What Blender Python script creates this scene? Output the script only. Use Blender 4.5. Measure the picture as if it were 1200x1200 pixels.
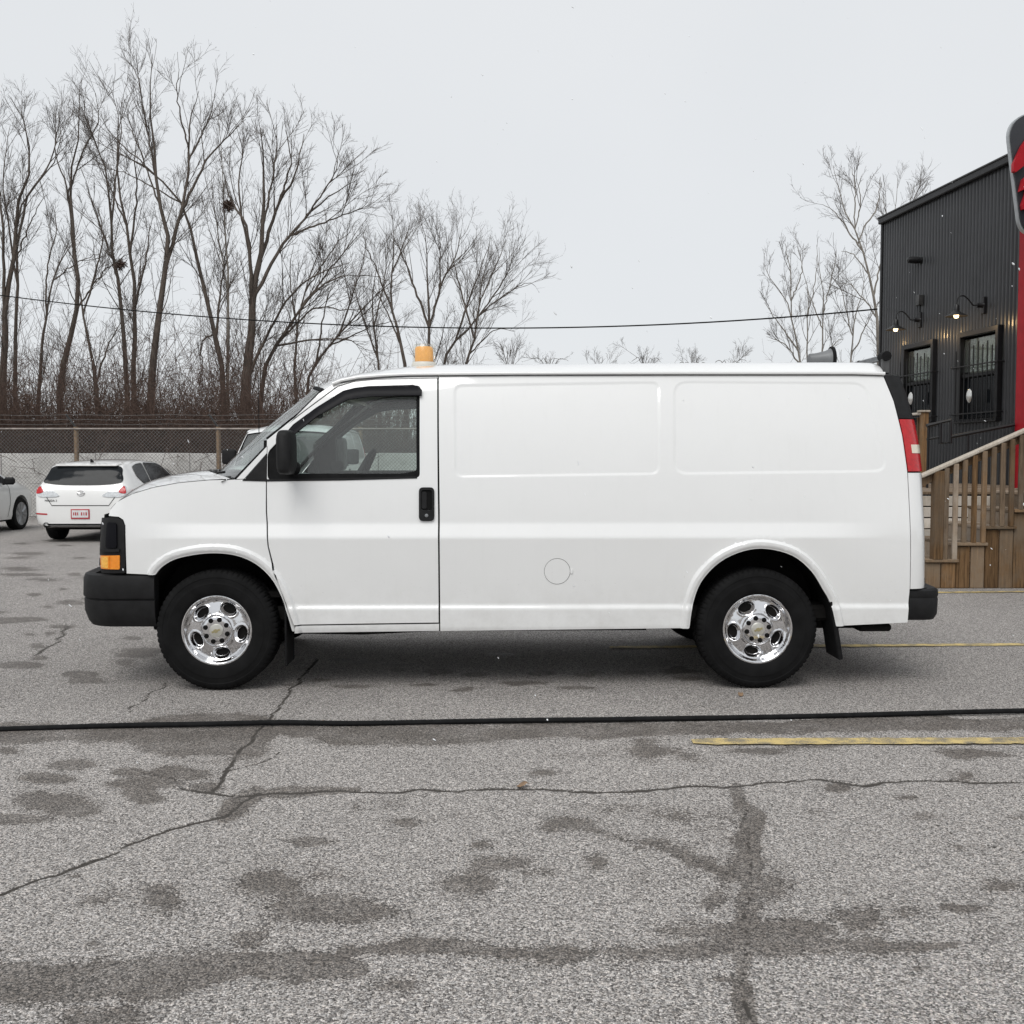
import bpy, bmesh, math, random
import numpy as np
from mathutils import Vector, Matrix
from mathutils.geometry import delaunay_2d_cdt
from mathutils.bvhtree import BVHTree

random.seed(7)
RNG = np.random.default_rng(7)
for o in list(bpy.data.objects):
    bpy.data.objects.remove(o)
SC = bpy.context.scene
COL = SC.collection
PI = math.pi

# ------------------------------------------------------------------ camera
F = 1200.0                                   # focal length in photo pixels (photo 1200 x 1200)
CAM = Vector((0, 0, 1.47))
PITCH = math.atan(62 / F)
cd = bpy.data.cameras.new('camera')
cam = bpy.data.objects.new('camera', cd)
COL.objects.link(cam)
cd.sensor_width = 36; cd.lens = 36 * F / 1200
cd.clip_start = 0.05; cd.clip_end = 3000
cam.location = CAM
cam.rotation_euler = (PI / 2 - PITCH, 0, 0)
SC.camera = cam

# ------------------------------------------------------------------ sky and sun (overcast)
SUN_EL, SUN_AZ = math.radians(52), math.radians(200)      # azimuth clockwise from +Y
w = bpy.data.worlds.new('World'); SC.world = w; w.use_nodes = True
wn = w.node_tree; wn.nodes.clear()
sky = wn.nodes.new('ShaderNodeTexSky'); sky.sky_type = 'NISHITA'; sky.sun_disc = False
sky.sun_elevation = SUN_EL; sky.sun_rotation = SUN_AZ
tc = wn.nodes.new('ShaderNodeTexCoord')
cn = wn.nodes.new('ShaderNodeTexNoise'); cn.inputs['Scale'].default_value = 1.6; cn.inputs['Detail'].default_value = 5
wn.links.new(tc.outputs['Generated'], cn.inputs['Vector'])
cr = wn.nodes.new('ShaderNodeValToRGB')
cr.color_ramp.elements[0].position = .3; cr.color_ramp.elements[0].color = (6.55, 6.76, 6.96, 1)
cr.color_ramp.elements[1].position = .7; cr.color_ramp.elements[1].color = (7.05, 7.2, 7.36, 1)
wn.links.new(cn.outputs['Fac'], cr.inputs['Fac'])
mx = wn.nodes.new('ShaderNodeMix'); mx.data_type = 'RGBA'; mx.inputs[0].default_value = .95
wn.links.new(sky.outputs[0], mx.inputs[6]); wn.links.new(cr.outputs[0], mx.inputs[7])
bg = wn.nodes.new('ShaderNodeBackground'); bg.inputs['Strength'].default_value = .1
wn.links.new(mx.outputs[2], bg.inputs['Color'])
wo = wn.nodes.new('ShaderNodeOutputWorld'); wn.links.new(bg.outputs[0], wo.inputs['Surface'])
sl = bpy.data.lights.new('sun', 'SUN'); sl.energy = 1.5; sl.angle = math.radians(35); sl.color = (1, .98, .95)
so = bpy.data.objects.new('sun', sl); COL.objects.link(so)
sd = Vector((math.sin(SUN_AZ) * math.cos(SUN_EL), math.cos(SUN_AZ) * math.cos(SUN_EL), math.sin(SUN_EL)))
so.rotation_euler = sd.to_track_quat('Z', 'Y').to_euler(); so.location = (0, -6, 14)
vs = SC.view_settings
vs.view_transform = 'Standard'; vs.look = 'None'; vs.gamma = 1; vs.use_curve_mapping = False; vs.exposure = .22
SC.render.resolution_x = SC.render.resolution_y = 1024

# ------------------------------------------------------------------ pixel helpers: a pixel is a direction, the surface gives the distance
_F = Vector((0, math.cos(PITCH), -math.sin(PITCH))); _U = Vector((0, math.sin(PITCH), math.cos(PITCH)))
def ray(u, v):
    return _F + Vector((1, 0, 0)) * ((u - 600) / F) + _U * (-(v - 600) / F)
def pY(u, v, Y):
    d = ray(u, v); return CAM + d * (Y / d.y)
def pG(u, v, z=0.0):
    d = ray(u, v); return CAM + d * ((z - CAM.z) / d.z)
def proj(p):
    q = Vector(p) - CAM; c = q.dot(_F); return 600 + F * q.x / c, 600 - F * q.dot(_U) / c

# ------------------------------------------------------------------ materials
class NT:
    def __init__(s, name):
        s.m = bpy.data.materials.new(name); s.m.use_nodes = True
        s.t = s.m.node_tree; s.t.nodes.clear()
        s.out = s.t.nodes.new('ShaderNodeOutputMaterial')
    def n(s, typ, inp=None, **props):
        nd = s.t.nodes.new('ShaderNode' + typ)
        for k, v in props.items(): setattr(nd, k, v)
        for k, v in (inp or {}).items():
            sk = nd.inputs[k]
            if isinstance(v, bpy.types.NodeSocket): s.t.links.new(v, sk)
            else: sk.default_value = v
        return nd
    def math(s, op, a, b=0.0, clamp=False):
        return s.n('Math', {0: a, 1: b}, operation=op, use_clamp=clamp).outputs[0]
    def ramp(s, fac, stops):
        nd = s.n('ValToRGB', {'Fac': fac}); r = nd.color_ramp
        while len(r.elements) < len(stops): r.elements.new(.5)
        for e, (p, c) in zip(r.elements, stops):
            e.position = p; e.color = (c, c, c, 1) if isinstance(c, (int, float)) else (*c, 1)
        return nd.outputs[0]
    def mix(s, fac, a, b, blend='MIX'):
        nd = s.n('Mix', {0: fac}, data_type='RGBA', blend_type=blend)
        for i, v in ((6, a), (7, b)):
            if isinstance(v, bpy.types.NodeSocket): s.t.links.new(v, nd.inputs[i])
            else: nd.inputs[i].default_value = (*v, 1) if len(v) == 3 else v
        return nd.outputs[2]
    def coord(s, which='Object', scale=None):
        c = s.n('TexCoord').outputs[which]
        if scale: c = s.n('Mapping', {0: c, 3: scale}).outputs[0]
        return c
    def noise(s, scale, detail=4, vec=None, rough=.55):
        i = {'Scale': scale, 'Detail': detail, 'Roughness': rough}
        if vec is not None: i['Vector'] = vec
        return s.n('TexNoise', i).outputs['Fac']
    def bump(s, h, strength=.3, dist=.01):
        return s.n('Bump', {'Height': h, 'Strength': strength, 'Distance': dist}).outputs[0]
    def bsdf(s, **inp):
        b = s.n('BsdfPrincipled', {k.replace('_', ' '): v for k, v in inp.items()})
        s.t.links.new(b.outputs[0], s.out.inputs[0]); return b

M = {}
def plain(name, col, rough=.5, metal=0.0, var=.12, scale=9.0, bump=0.0, bscale=80.0, coat=0.0, spec=.5, dirt=0.0):
    k = NT(name)
    v = k.coord()
    nz = k.noise(scale, 5, v)
    lo = tuple(c * (1 - var) for c in col); hi = tuple(min(1, c * (1 + var)) for c in col)
    c = k.mix(k.ramp(nz, [(.3, 0.0), (.7, 1.0)]), lo, hi)
    if dirt:
        d = k.ramp(k.noise(3.1, 8, v, .7), [(.45, 0.0), (.75, dirt)])
        c = k.mix(d, c, (.16, .145, .125))
    inp = dict(Base_Color=c, Roughness=rough, Metallic=metal, Coat_Weight=coat, Coat_Roughness=.04)
    if spec != .5: inp['Specular_IOR_Level'] = spec
    if bump: inp['Normal'] = k.bump(k.noise(bscale, 4, v), bump, .004)
    k.bsdf(**inp); M[name] = k.m; return k.m

def glass_mat(name, tint, tfac, refl=1.0):
    k = NT(name)
    fc = k.n('LayerWeight', {'Blend': .5}).outputs['Facing']                # thin pane: same reflectance from both sides
    fr = k.math('ADD', .05 * refl, k.math('MULTIPLY', k.math('POWER', fc, 4.0), .8 * refl), True)
    dk = k.n('BsdfTransparent', {'Color': (*tint, 1)}).outputs[0]
    gl = k.n('BsdfGlossy', {'Color': (1, 1, 1, 1), 'Roughness': .015}).outputs[0]
    dust_sheen = k.n('BsdfDiffuse', {'Color': (.55, .57, .56, 1)}).outputs[0]  # pale veil: dust plus window reflection put into the glass colour
    df = k.ramp(k.noise(5, 6, k.coord()), [(.35, tfac * .85), (.75, tfac)])
    a = k.n('MixShader', {0: df, 1: dk, 2: dust_sheen}).outputs[0]
    b = k.n('MixShader', {0: fr, 1: a, 2: gl}).outputs[0]
    k.t.links.new(b, k.out.inputs[0]); M[name] = k.m; return k.m

plain('car_white', (.78, .78, .765), .28, var=.015, scale=2.0, coat=1.0)
plain('car_silver', (.72, .73, .72), .3, metal=.15, var=.03, coat=1.0)
plain('black_plastic', (.0125, .0125, .0132), .6, var=.3, scale=14, bump=.25, bscale=260, spec=.22)
plain('black_rubber', (.010, .010, .0105), .8, var=.35, scale=20, bump=.15, bscale=300, spec=.14)
plain('tyre_rubber', (.0075, .0075, .0078), .78, var=.4, scale=9, bump=.2, bscale=220, spec=.14)
plain('seam_black', (.008, .008, .008), .8, spec=.1)
plain('under_black', (.011, .0105, .010), .85, var=.4, scale=6, spec=.15)
plain('visor_smoke', (.005, .005, .007), .35, var=.2, spec=.10)
plain('chrome', (.74, .74, .75), .07, 1.0, var=.06, scale=12, bump=.03, bscale=30)
plain('dark_steel', (.10, .10, .10), .45, .8, var=.3)
plain('steel', (.30, .31, .32), .4, .8, var=.2, scale=18)
plain('cap_silver', (.62, .61, .56), .3, .6, var=.08, scale=30)
plain('gold', (.48, .42, .24), .35, .7)
plain('grey_fabric', (.055, .057, .06), .9, var=.2, scale=40)
plain('dash_grey', (.17, .175, .18), .7, var=.15)
plain('wood_weathered', (.235, .19, .145), .85, var=.3, scale=5)
plain('beige_trim', (.62, .60, .54), .5, var=.06)
glass_mat('van_glass', (.80, .88, .85), .11)
glass_mat('clear_lens', (.96, .96, .93), .09, .8)
plain('dark_glass', (.010, .012, .014), .08, var=.2, spec=.16)
plain('amber_lens', (.85, .27, .015), .22, var=.12, scale=40, coat=.8)
plain('amber_dome', (.95, .44, .07), .35, var=.08, scale=60, coat=.2)
plain('red_lens', (.46, .006, .010), .22, var=.18, scale=50, coat=.35)
plain('reverse_lens', (.72, .66, .54), .25, var=.1, scale=40, coat=.8)
plain('lamp_clear', (.62, .64, .65), .15, .3, var=.25, scale=30, coat=1.0)
plain('plate_white', (.70, .70, .70), .4)
plain('plate_red', (.45, .05, .06), .4)

def van_paint():
    k = NT('van_paint'); v = k.coord('Object'); z = k.n('SeparateXYZ', {0: v}).outputs[2]
    film = k.ramp(k.noise(1.7, 7, v, .7), [(.42, 0.0), (.80, .10)])                   # thin uneven road film
    low = k.math('MULTIPLY', k.ramp(z, [(.36, 1.0), (.74, 0.0)]), k.ramp(k.noise(6.5, 7, v, .72), [(.38, .04), (.75, .42)]))
    run = k.ramp(k.noise(1.0, 5, k.n('Mapping', {0: v, 3: (24, 24, 1.2)}).outputs[0], .6), [(.55, 0.0), (.85, .07)])
    spots = k.ramp(k.noise(75, 2, v, .5), [(.70, 0.0), (.76, .25)])
    spots = k.math('MULTIPLY', spots, k.ramp(z, [(.40, 1.0), (1.0, 0.0)]))
    c = k.mix(film, (.80, .805, .80), (.60, .60, .585)); c = k.mix(run, c, (.52, .51, .49))
    c = k.mix(low, c, (.42, .405, .375)); c = k.mix(spots, c, (.20, .185, .165))
    rip = k.bump(k.noise(1.35, 2, v, .4), .10, .05)
    k.bsdf(Base_Color=c, Roughness=k.math('ADD', .28, k.math('MULTIPLY', low, .6)), Specular_IOR_Level=.45, Coat_Weight=1.0, Coat_Roughness=.03, Coat_IOR=1.6, Normal=rip)
    M['van_paint'] = k.m
van_paint()

# ------------------------------------------------------------------ mesh helpers
def fast_mesh(name, V, Fc):
    """V (n,3) array; Fc list of (m,k) int arrays, each with one face size"""
    me = bpy.data.meshes.new(name)
    if not isinstance(Fc, (list, tuple)): Fc = [Fc]
    Fc = [np.asarray(f, dtype=np.int32) for f in Fc if len(f)]
    loops = np.concatenate([f.ravel() for f in Fc])
    tot = np.concatenate([np.full(len(f), f.shape[1], np.int32) for f in Fc])
    st = np.concatenate([[0], np.cumsum(tot)[:-1]]).astype(np.int32)
    me.vertices.add(len(V)); me.vertices.foreach_set('co', np.asarray(V, np.float32).ravel())
    me.loops.add(len(loops)); me.loops.foreach_set('vertex_index', loops)
    me.polygons.add(len(tot)); me.polygons.foreach_set('loop_start', st)
    me.polygons.foreach_set('loop_total', tot)
    me.update(calc_edges=True); me.validate()
    return me

def link(name, me, mat, parent=None, smooth=True, angle=35):
    o = bpy.data.objects.new(name, me); COL.objects.link(o)
    if mat is not None: me.materials.append(M[mat] if isinstance(mat, str) else mat)
    if smooth:
        me.shade_smooth()
        if angle: me.set_sharp_from_angle(angle=math.radians(angle))
    if parent is not None: o.parent = parent
    return o

class MB:
    def __init__(s): s.v = []; s.f = []
    def add(s, vs, fs):
        b = len(s.v); s.v += [tuple(p) for p in vs]; s.f += [tuple(i + b for i in f) for f in fs]; return s
    def box(s, c, size, rot=None, ch=0.0):
        hx, hy, hz = (d / 2 for d in size)
        R = rot if rot is not None else Matrix.Identity(3)
        c = Vector(c)
        ch = min(ch, hx * .9, hy * .9, hz * .9)
        if ch <= 0:
            P = [(sx * hx, sy * hy, sz * hz) for sx in (-1, 1) for sy in (-1, 1) for sz in (-1, 1)]
            Fs = [(0, 1, 3, 2), (4, 6, 7, 5), (0, 4, 5, 1), (2, 3, 7, 6), (0, 2, 6, 4), (1, 5, 7, 3)]
        else:
            P = []; idx = {}
            for sx in (-1, 1):
                for sy in (-1, 1):
                    for sz in (-1, 1):
                        for a in range(3):
                            q = [sx * (hx - ch), sy * (hy - ch), sz * (hz - ch)]
                            q[a] = (sx * hx, sy * hy, sz * hz)[a]
                            idx[(sx, sy, sz, a)] = len(P); P.append(q)
            Fs = []
            sg = (-1, 1)
            for a in range(3):
                b1, b2 = [i for i in range(3) if i != a]
                for sa in sg:
                    q = []
                    for s1, s2 in ((-1, -1), (1, -1), (1, 1), (-1, 1)):
                        k = [0, 0, 0]; k[a] = sa; k[b1] = s1; k[b2] = s2; q.append(idx[(*k, a)])
                    flip = (sa < 0) ^ (a == 1)
                    Fs.append(tuple(reversed(q)) if flip else tuple(q))
                for s1 in sg:
                    for s2 in sg:
                        k0 = [0, 0, 0]; k1 = [0, 0, 0]
                        k0[a] = -1; k1[a] = 1; k0[b1] = k1[b1] = s1; k0[b2] = k1[b2] = s2
                        q = [idx[(*k0, b1)], idx[(*k1, b1)], idx[(*k1, b2)], idx[(*k0, b2)]]
                        Fs.append(tuple(q))
            for sx in sg:
                for sy in sg:
                    for sz in sg: Fs.append(tuple(idx[(sx, sy, sz, a)] for a in range(3)))
        s.add([R @ Vector(p) + c for p in P], Fs); return s
    def tube(s, pts, r, sides=10, cap=True, closed=False):
        pts = [Vector(p) for p in pts]; n = len(pts)
        rr = r if isinstance(r, (list, tuple)) else [r] * n
        ring = []; up = None
        for i, p in enumerate(pts):
            a = pts[(i - 1) % n] if (closed or i > 0) else p
            b = pts[(i + 1) % n] if (closed or i < n - 1) else p
            t = (b - a).normalized()
            if up is None: up = Vector((0, 0, 1)) if abs(t.z) < .9 else Vector((1, 0, 0))
            x = up.cross(t).normalized(); up = t.cross(x).normalized()
            ring.append([p + (x * math.cos(2 * PI * k / sides) + up * math.sin(2 * PI * k / sides)) * rr[i] for k in range(sides)])
        vs = [q for g in ring for q in g]; fs = []
        m = n if closed else n - 1
        for i in range(m):
            j = (i + 1) % n
            for k in range(sides):
                l = (k + 1) % sides
                fs.append((i * sides + k, i * sides + l, j * sides + l, j * sides + k))
        if cap and not closed:
            fs.append(tuple(reversed(range(sides)))); fs.append(tuple((n - 1) * sides + k for k in range(sides)))
        return s.add(vs, fs)
    def lathe(s, prof, c=(0, 0, 0), axis='z', segs=24, closed=False):
        """prof: (radius, height along the axis)"""
        c = Vector(c); vs = []; fs = []; n = len(prof)
        for i, (r, h) in enumerate(prof):
            for k in range(segs):
                a = 2 * PI * k / segs; x, y = r * math.cos(a), r * math.sin(a)
                p = {'z': (x, y, h), 'y': (x, h, -y), 'x': (h, x, y)}[axis]
                vs.append(c + Vector(p))
        for i in range(n if closed else n - 1):
            j = (i + 1) % n
            for k in range(segs):
                l = (k + 1) % segs
                fs.append((i * segs + k, i * segs + l, j * segs + l, j * segs + k))
        if not closed:
            if prof[0][0] > 1e-4: fs.append(tuple(reversed(range(segs))))
            if prof[-1][0] > 1e-4: fs.append(tuple((n - 1) * segs + k for k in range(segs)))
        return s.add(vs, fs)
    def prism(s, poly, mapf, t0, t1):
        """poly of 2-D points; mapf(a, b, t) -> 3-D"""
        n = len(poly)
        vs = [mapf(a, b, t0) for a, b in poly] + [mapf(a, b, t1) for a, b in poly]
        fs = [tuple(reversed(range(n))), tuple(range(n, 2 * n))]
        fs += [(i, (i + 1) % n, n + (i + 1) % n, n + i) for i in range(n)]
        return s.add(vs, fs)
    def grid(s, fn, us, vs_, flip=False):
        nu, nv = len(us), len(vs_)
        P = [fn(a, b) for a in us for b in vs_]
        fs = []
        for i in range(nu - 1):
            for j in range(nv - 1):
                q = (i * nv + j, (i + 1) * nv + j, (i + 1) * nv + j + 1, i * nv + j + 1)
                fs.append(q[::-1] if flip else q)
        return s.add(P, fs)
    def build(s, name, mat, parent=None, smooth=True, angle=35, fix=True):
        me = bpy.data.meshes.new(name); me.from_pydata(s.v, [], s.f)
        if fix:
            bm = bmesh.new(); bm.from_mesh(me)
            bmesh.ops.remove_doubles(bm, verts=bm.verts, dist=1e-5)
            bmesh.ops.recalc_face_normals(bm, faces=bm.faces)
            bm.to_mesh(me); bm.free()
        me.validate(); me.update()
        return link(name, me, mat, parent, smooth, angle)

def empty(name, loc=(0, 0, 0), rz=0.0):
    o = bpy.data.objects.new(name, None); COL.objects.link(o)
    o.location = loc; o.rotation_euler = (0, 0, rz); o.empty_display_size = .2
    return o
def tag(o, label=None, cat=None, group=None, kind=None):
    if label: o['label'] = label
    if cat: o['category'] = cat
    if group: o['group'] = group
    if kind: o['kind'] = kind
    return o
def copy_tree(o, parent=None, skip=()):
    c = o.copy(); COL.objects.link(c); c.parent = parent
    for ch in list(o.children):
        if ch.name.split('.')[0] not in skip: copy_tree(ch, c, skip)
    return c

def linspace(a, b, n): return [a + (b - a) * i / (n - 1) for i in range(n)]
def resample(poly, step, closed=True):
    out = []; n = len(poly)
    for i in range(n if closed else n - 1):
        a, b = poly[i], poly[(i + 1) % n]
        d = math.hypot(b[0] - a[0], b[1] - a[1]); k = max(1, int(round(d / step)))
        for j in range(k): out.append((a[0] + (b[0] - a[0]) * j / k, a[1] + (b[1] - a[1]) * j / k))
    if not closed: out.append(tuple(poly[-1]))
    return out
def smooth_poly(poly, per=6, closed=True):
    P = [np.array(p, float) for p in poly]; n = len(P); out = []
    for i in range(n if closed else n - 1):
        if closed: a, b, c, d = P[(i - 1) % n], P[i], P[(i + 1) % n], P[(i + 2) % n]
        else: a, b, c, d = P[max(i - 1, 0)], P[i], P[i + 1], P[min(i + 2, n - 1)]
        for j in range(per):
            t = j / per
            out.append(tuple(.5 * (2 * b + (c - a) * t + (2 * a - 5 * b + 4 * c - d) * t * t + (3 * b - a - 3 * c + d) * t ** 3)))
    if not closed: out.append(tuple(P[-1]))
    return out
def round_corners(poly, r, n=5):
    out = []; m = len(poly)
    for i in range(m):
        a, b, c = (Vector(poly[(i + k) % m]) for k in (-1, 0, 1))
        d1 = (a - b); d2 = (c - b); q = min(r, d1.length * .45, d2.length * .45)
        p1 = b + d1.normalized() * q; p2 = b + d2.normalized() * q
        for j in range(n + 1):
            t = j / n; out.append(tuple(p1 * (1 - t) ** 2 + b * 2 * t * (1 - t) + p2 * t * t))
    return out
def inside(P, poly):
    poly = np.asarray(poly); x, y = P[:, 0], P[:, 1]; r = np.zeros(len(P), bool)
    x0, y0 = poly[-1]
    for x1, y1 in poly:
        c = ((y1 > y) != (y0 > y))
        with np.errstate(divide='ignore', invalid='ignore'):
            r ^= c & (x < (x0 - x1) * (y - y1) / (y0 - y1) + x1)
        x0, y0 = x1, y1
    return r
def seg_dist(P, poly, closed=True):
    """distance of points (n,2) from a polyline"""
    Q = np.asarray(poly, float); d = np.full(len(P), 1e9)
    n = len(Q)
    for i in range(n if closed else n - 1):
        a, b = Q[i], Q[(i + 1) % n]; ab = b - a; L = ab @ ab
        if L < 1e-14: continue
        t = np.clip(((P - a) @ ab) / L, 0, 1)
        d = np.minimum(d, np.hypot(*(P - a - t[:, None] * ab).T))
    return d

def sheet(name, outline, pos, mat, parent, holes=(), step=.03, cols=None, rows=None, rings=(), thick=.02, flip=False, mirror=False, bstep=None, finite=2e-4):
    """A curved sheet with exact outline and holes. pos(a, b) (arrays) -> (n,3); normals come from pos itself.
    rings: extra polylines of sample points."""
    bstep = bstep or step * .6
    ol = resample(outline, bstep); hs = [resample(h, bstep) for h in holes]
    lo = np.min(ol, 0); hi = np.max(ol, 0)
    cs = np.arange(lo[0], hi[0], step) if cols is None else np.array([c for c in cols if lo[0] < c < hi[0]])
    rs = np.arange(lo[1], hi[1], step) if rows is None else np.array([c for c in rows if lo[1] < c < hi[1]])
    G = np.array(np.meshgrid(cs, rs)).reshape(2, -1).T if len(cs) and len(rs) else np.zeros((0, 2))
    ex = [p for r in rings for p in r]
    if ex: G = np.vstack([G, np.array(ex)]) if len(G) else np.array(ex)
    if len(G):
        ok = inside(G, ol) & (seg_dist(G, ol) > bstep * .35)
        for h in hs: ok &= ~inside(G, h) & (seg_dist(G, h) > bstep * .35)
        G = G[ok]
    pts = [Vector(p) for p in ol]; ed = [(i, (i + 1) % len(ol)) for i in range(len(ol))]
    for h in hs:
        b = len(pts); pts += [Vector(p) for p in h]; ed += [(b + i, b + (i + 1) % len(h)) for i in range(len(h))]
    pts += [Vector(p) for p in G]
    V2, _, T, *_ = delaunay_2d_cdt(pts, ed, [], 0, 1e-6)
    V2 = np.array([tuple(p) for p in V2]); T = np.array([t for t in T if len(t) == 3], int)
    c = V2[T].mean(1); ok = inside(c, ol)
    for h in hs: ok &= ~inside(c, h)
    T = T[ok]
    P = pos(V2[:, 0], V2[:, 1]); e = finite
    dx = pos(V2[:, 0] + e, V2[:, 1]) - pos(V2[:, 0] - e, V2[:, 1])
    dz = pos(V2[:, 0], V2[:, 1] + e) - pos(V2[:, 0], V2[:, 1] - e)
    N = np.cross(dx, dz); N /= np.linalg.norm(N, axis=1)[:, None] + 1e-12
    if flip: N = -N; T = T[:, ::-1]
    a = V2[T]; cr_ = (a[:, 1, 0] - a[:, 0, 0]) * (a[:, 2, 1] - a[:, 0, 1]) - (a[:, 1, 1] - a[:, 0, 1]) * (a[:, 2, 0] - a[:, 0, 0])
    bad = (cr_ < 0) ^ flip
    T[bad] = T[bad][:, ::-1]
    if thick:
        es = {}
        for t in T:
            for k in range(3):
                q = (t[k], t[(k + 1) % 3]); es[q] = 1
        bd = [q for q in es if (q[1], q[0]) not in es]
        n0 = len(P); vs = [P]; ns = [N]; quads = []
        ends = np.array(bd); A = P[ends[:, 0]]; B = P[ends[:, 1]]; Na = N[ends[:, 0]]; Nb = N[ends[:, 1]]
        on = np.cross(B - A, Na); on /= np.linalg.norm(on, axis=1)[:, None] + 1e-12
        m = len(bd)
        vs += [A, B, A - Na * thick, B - Nb * thick]; ns += [on] * 4
        i = np.arange(m)
        q = np.stack([n0 + i + m, n0 + i, n0 + i + 2 * m, n0 + i + 3 * m], 1)
        P = np.vstack(vs); N = np.vstack(ns); FF = [T, q]
    else: FF = [T]
    if mirror:
        P = P * np.array([1, -1, 1]); N = N * np.array([1, -1, 1]); FF = [f[:, ::-1] for f in FF]
    me = fast_mesh(name, P, FF)
    me.shade_smooth()
    if len(me.vertices) == len(N): me.normals_split_custom_set_from_vertices([tuple(x) for x in N])
    return link(name, me, mat, parent, smooth=False)

def tubes_np(P, R, sides=3):
    """many tubes with the same number of points: P (n,m,3), R (n,m) -> verts, quads"""
    n, m, _ = P.shape
    T = np.gradient(P, axis=1); T /= np.linalg.norm(T, axis=2, keepdims=True) + 1e-9
    ref = np.where(np.abs(T[..., 2:3]) < .9, np.array([0, 0, 1.0]), np.array([1.0, 0, 0]))
    ref = np.broadcast_to(ref[:, :1], T.shape)
    X = np.cross(ref, T); X /= np.linalg.norm(X, axis=2, keepdims=True) + 1e-9
    Y = np.cross(T, X)
    a = 2 * PI * np.arange(sides) / sides
    V = P[:, :, None] + R[:, :, None, None] * (X[:, :, None] * np.cos(a)[:, None] + Y[:, :, None] * np.sin(a)[:, None])
    base = (np.arange(n)[:, None, None] * m + np.arange(m - 1)[None, :, None]) * sides
    k = np.arange(sides)[None, None, :]; l = (k + 1) % sides
    Q = np.stack([base + k, base + l, base + sides + l, base + sides + k], -1).reshape(-1, 4)
    return V.reshape(-1, 3), Q
def join_np(parts):
    b = 0; V = []; Q = []
    for v, q in parts: V.append(v); Q.append(q + b); b += len(v)
    return np.vstack(V), np.vstack(Q)

def hash2(ix, iy, seed):
    h = (ix.astype(np.int64) * 374761393 + iy.astype(np.int64) * 668265263 + seed * 982451653) & 0x7fffffff
    h = ((h ^ (h >> 13)) * 1274126177) & 0x7fffffff
    return ((h ^ (h >> 16)) & 0xffff) / 65535.0
def vnoise(x, y, seed=0):
    ix = np.floor(x); iy = np.floor(y); fx = x - ix; fy = y - iy
    fx = fx * fx * (3 - 2 * fx); fy = fy * fy * (3 - 2 * fy)
    a = hash2(ix, iy, seed); b = hash2(ix + 1, iy, seed); c = hash2(ix, iy + 1, seed); d = hash2(ix + 1, iy + 1, seed)
    return (a * (1 - fx) + b * fx) * (1 - fy) + (c * (1 - fx) + d * fx) * fy
def fbm(x, y, seed=0, octv=4):
    s = 0; a = .5
    for i in range(octv):
        s = s + a * vnoise(x, y, seed + i); x = x * 2.03 + 7.1; y = y * 2.03 + 3.3; a *= .5
    return s / (1 - .5 ** octv)
def sstep(a, b, x):
    t = np.clip((x - a) / (b - a), 0, 1); return t * t * (3 - 2 * t)
# ================================================================== GROUND
def ground_material():
    k = NT('asphalt'); v = k.coord('Object')
    wet = k.n('Attribute', attribute_name='wet').outputs['Fac']
    crk = k.n('Attribute', attribute_name='crack').outputs['Fac']
    age = k.n('Attribute', attribute_name='worn').outputs['Fac']
    vo = k.n('TexVoronoi', {'Vector': v, 'Scale': 180.0, 'Randomness': 1.0}, feature='F1')
    stone = k.n('SeparateColor', {0: vo.outputs['Color']}).outputs[0]
    vo2 = k.n('TexVoronoi', {'Vector': v, 'Scale': 400.0}, feature='F1')
    stone2 = k.n('SeparateColor', {0: vo2.outputs['Color']}).outputs[1]
    fine = k.noise(380, 3, v, .7); mid = k.noise(55, 4, v, .65); big = k.noise(.55, 6, v, .6)
    g = k.math('ADD', k.math('MULTIPLY', stone, .50), k.math('MULTIPLY', stone2, .30))
    g = k.math('ADD', g, k.math('MULTIPLY', fine, .22))
    g = k.math('ADD', g, k.math('MULTIPLY', k.math('SUBTRACT', mid, .5), .32))
    lum = k.ramp(g, [(.14, .022), (.32, .12), (.52, .30), (.70, .49), (.90, .90)])
    tone = k.ramp(k.noise(70, 3, v), [(.35, (1.07, .98, .905)), (.65, (1.02, .98, .95))])
    c = k.mix(1.0, lum, tone, 'MULTIPLY')
    pale = k.ramp(k.math('ADD', big, k.math('MULTIPLY', age, .35)), [(.40, .92), (.85, 1.10)])
    c = k.mix(1.0, c, pale, 'MULTIPLY')
    wf = k.math('ADD', wet, k.math('ADD', k.math('MULTIPLY', k.math('SUBTRACT', k.noise(42, 5, v, .75), .5), .75), k.math('MULTIPLY', k.math('SUBTRACT', .45, stone), .16)))
    wm = k.ramp(wf, [(.44, 0.0), (.55, 1.0)])
    wl = k.ramp(wf, [(.20, 0.0), (.48, .30)])
    wm = k.math('MAXIMUM', wm, wl)
    wm = k.math('MULTIPLY', wm, k.ramp(k.noise(3.2, 6, v, .7), [(.28, .55), (.55, 1.0)]))
    c = k.mix(k.math('MULTIPLY', wm, .85), c, k.mix(1.0, c, (.33, .305, .28), 'MULTIPLY'))
    cm = k.ramp(k.math('ADD', crk, k.math('MULTIPLY', k.math('SUBTRACT', k.noise(85, 4, v, .75), .5), 1.1)), [(.42, 0.0), (.66, .95)])
    c = k.mix(cm, c, k.mix(k.noise(170, 3, v), (.018, .015, .012), (.085, .075, .065)))
    rough = k.math('SUBTRACT', .93, k.math('MULTIPLY', wm, .36))
    h = k.math('ADD', k.math('MULTIPLY', vo.outputs['Distance'], -1.2), k.math('MULTIPLY', fine, .8))
    h = k.math('ADD', h, k.math('MULTIPLY', mid, 1.2))
    k.bsdf(Base_Color=c, Roughness=rough, Specular_IOR_Level=.35, Normal=k.bump(h, .75, .006))
    M['asphalt'] = k.m
ground_material()

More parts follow.
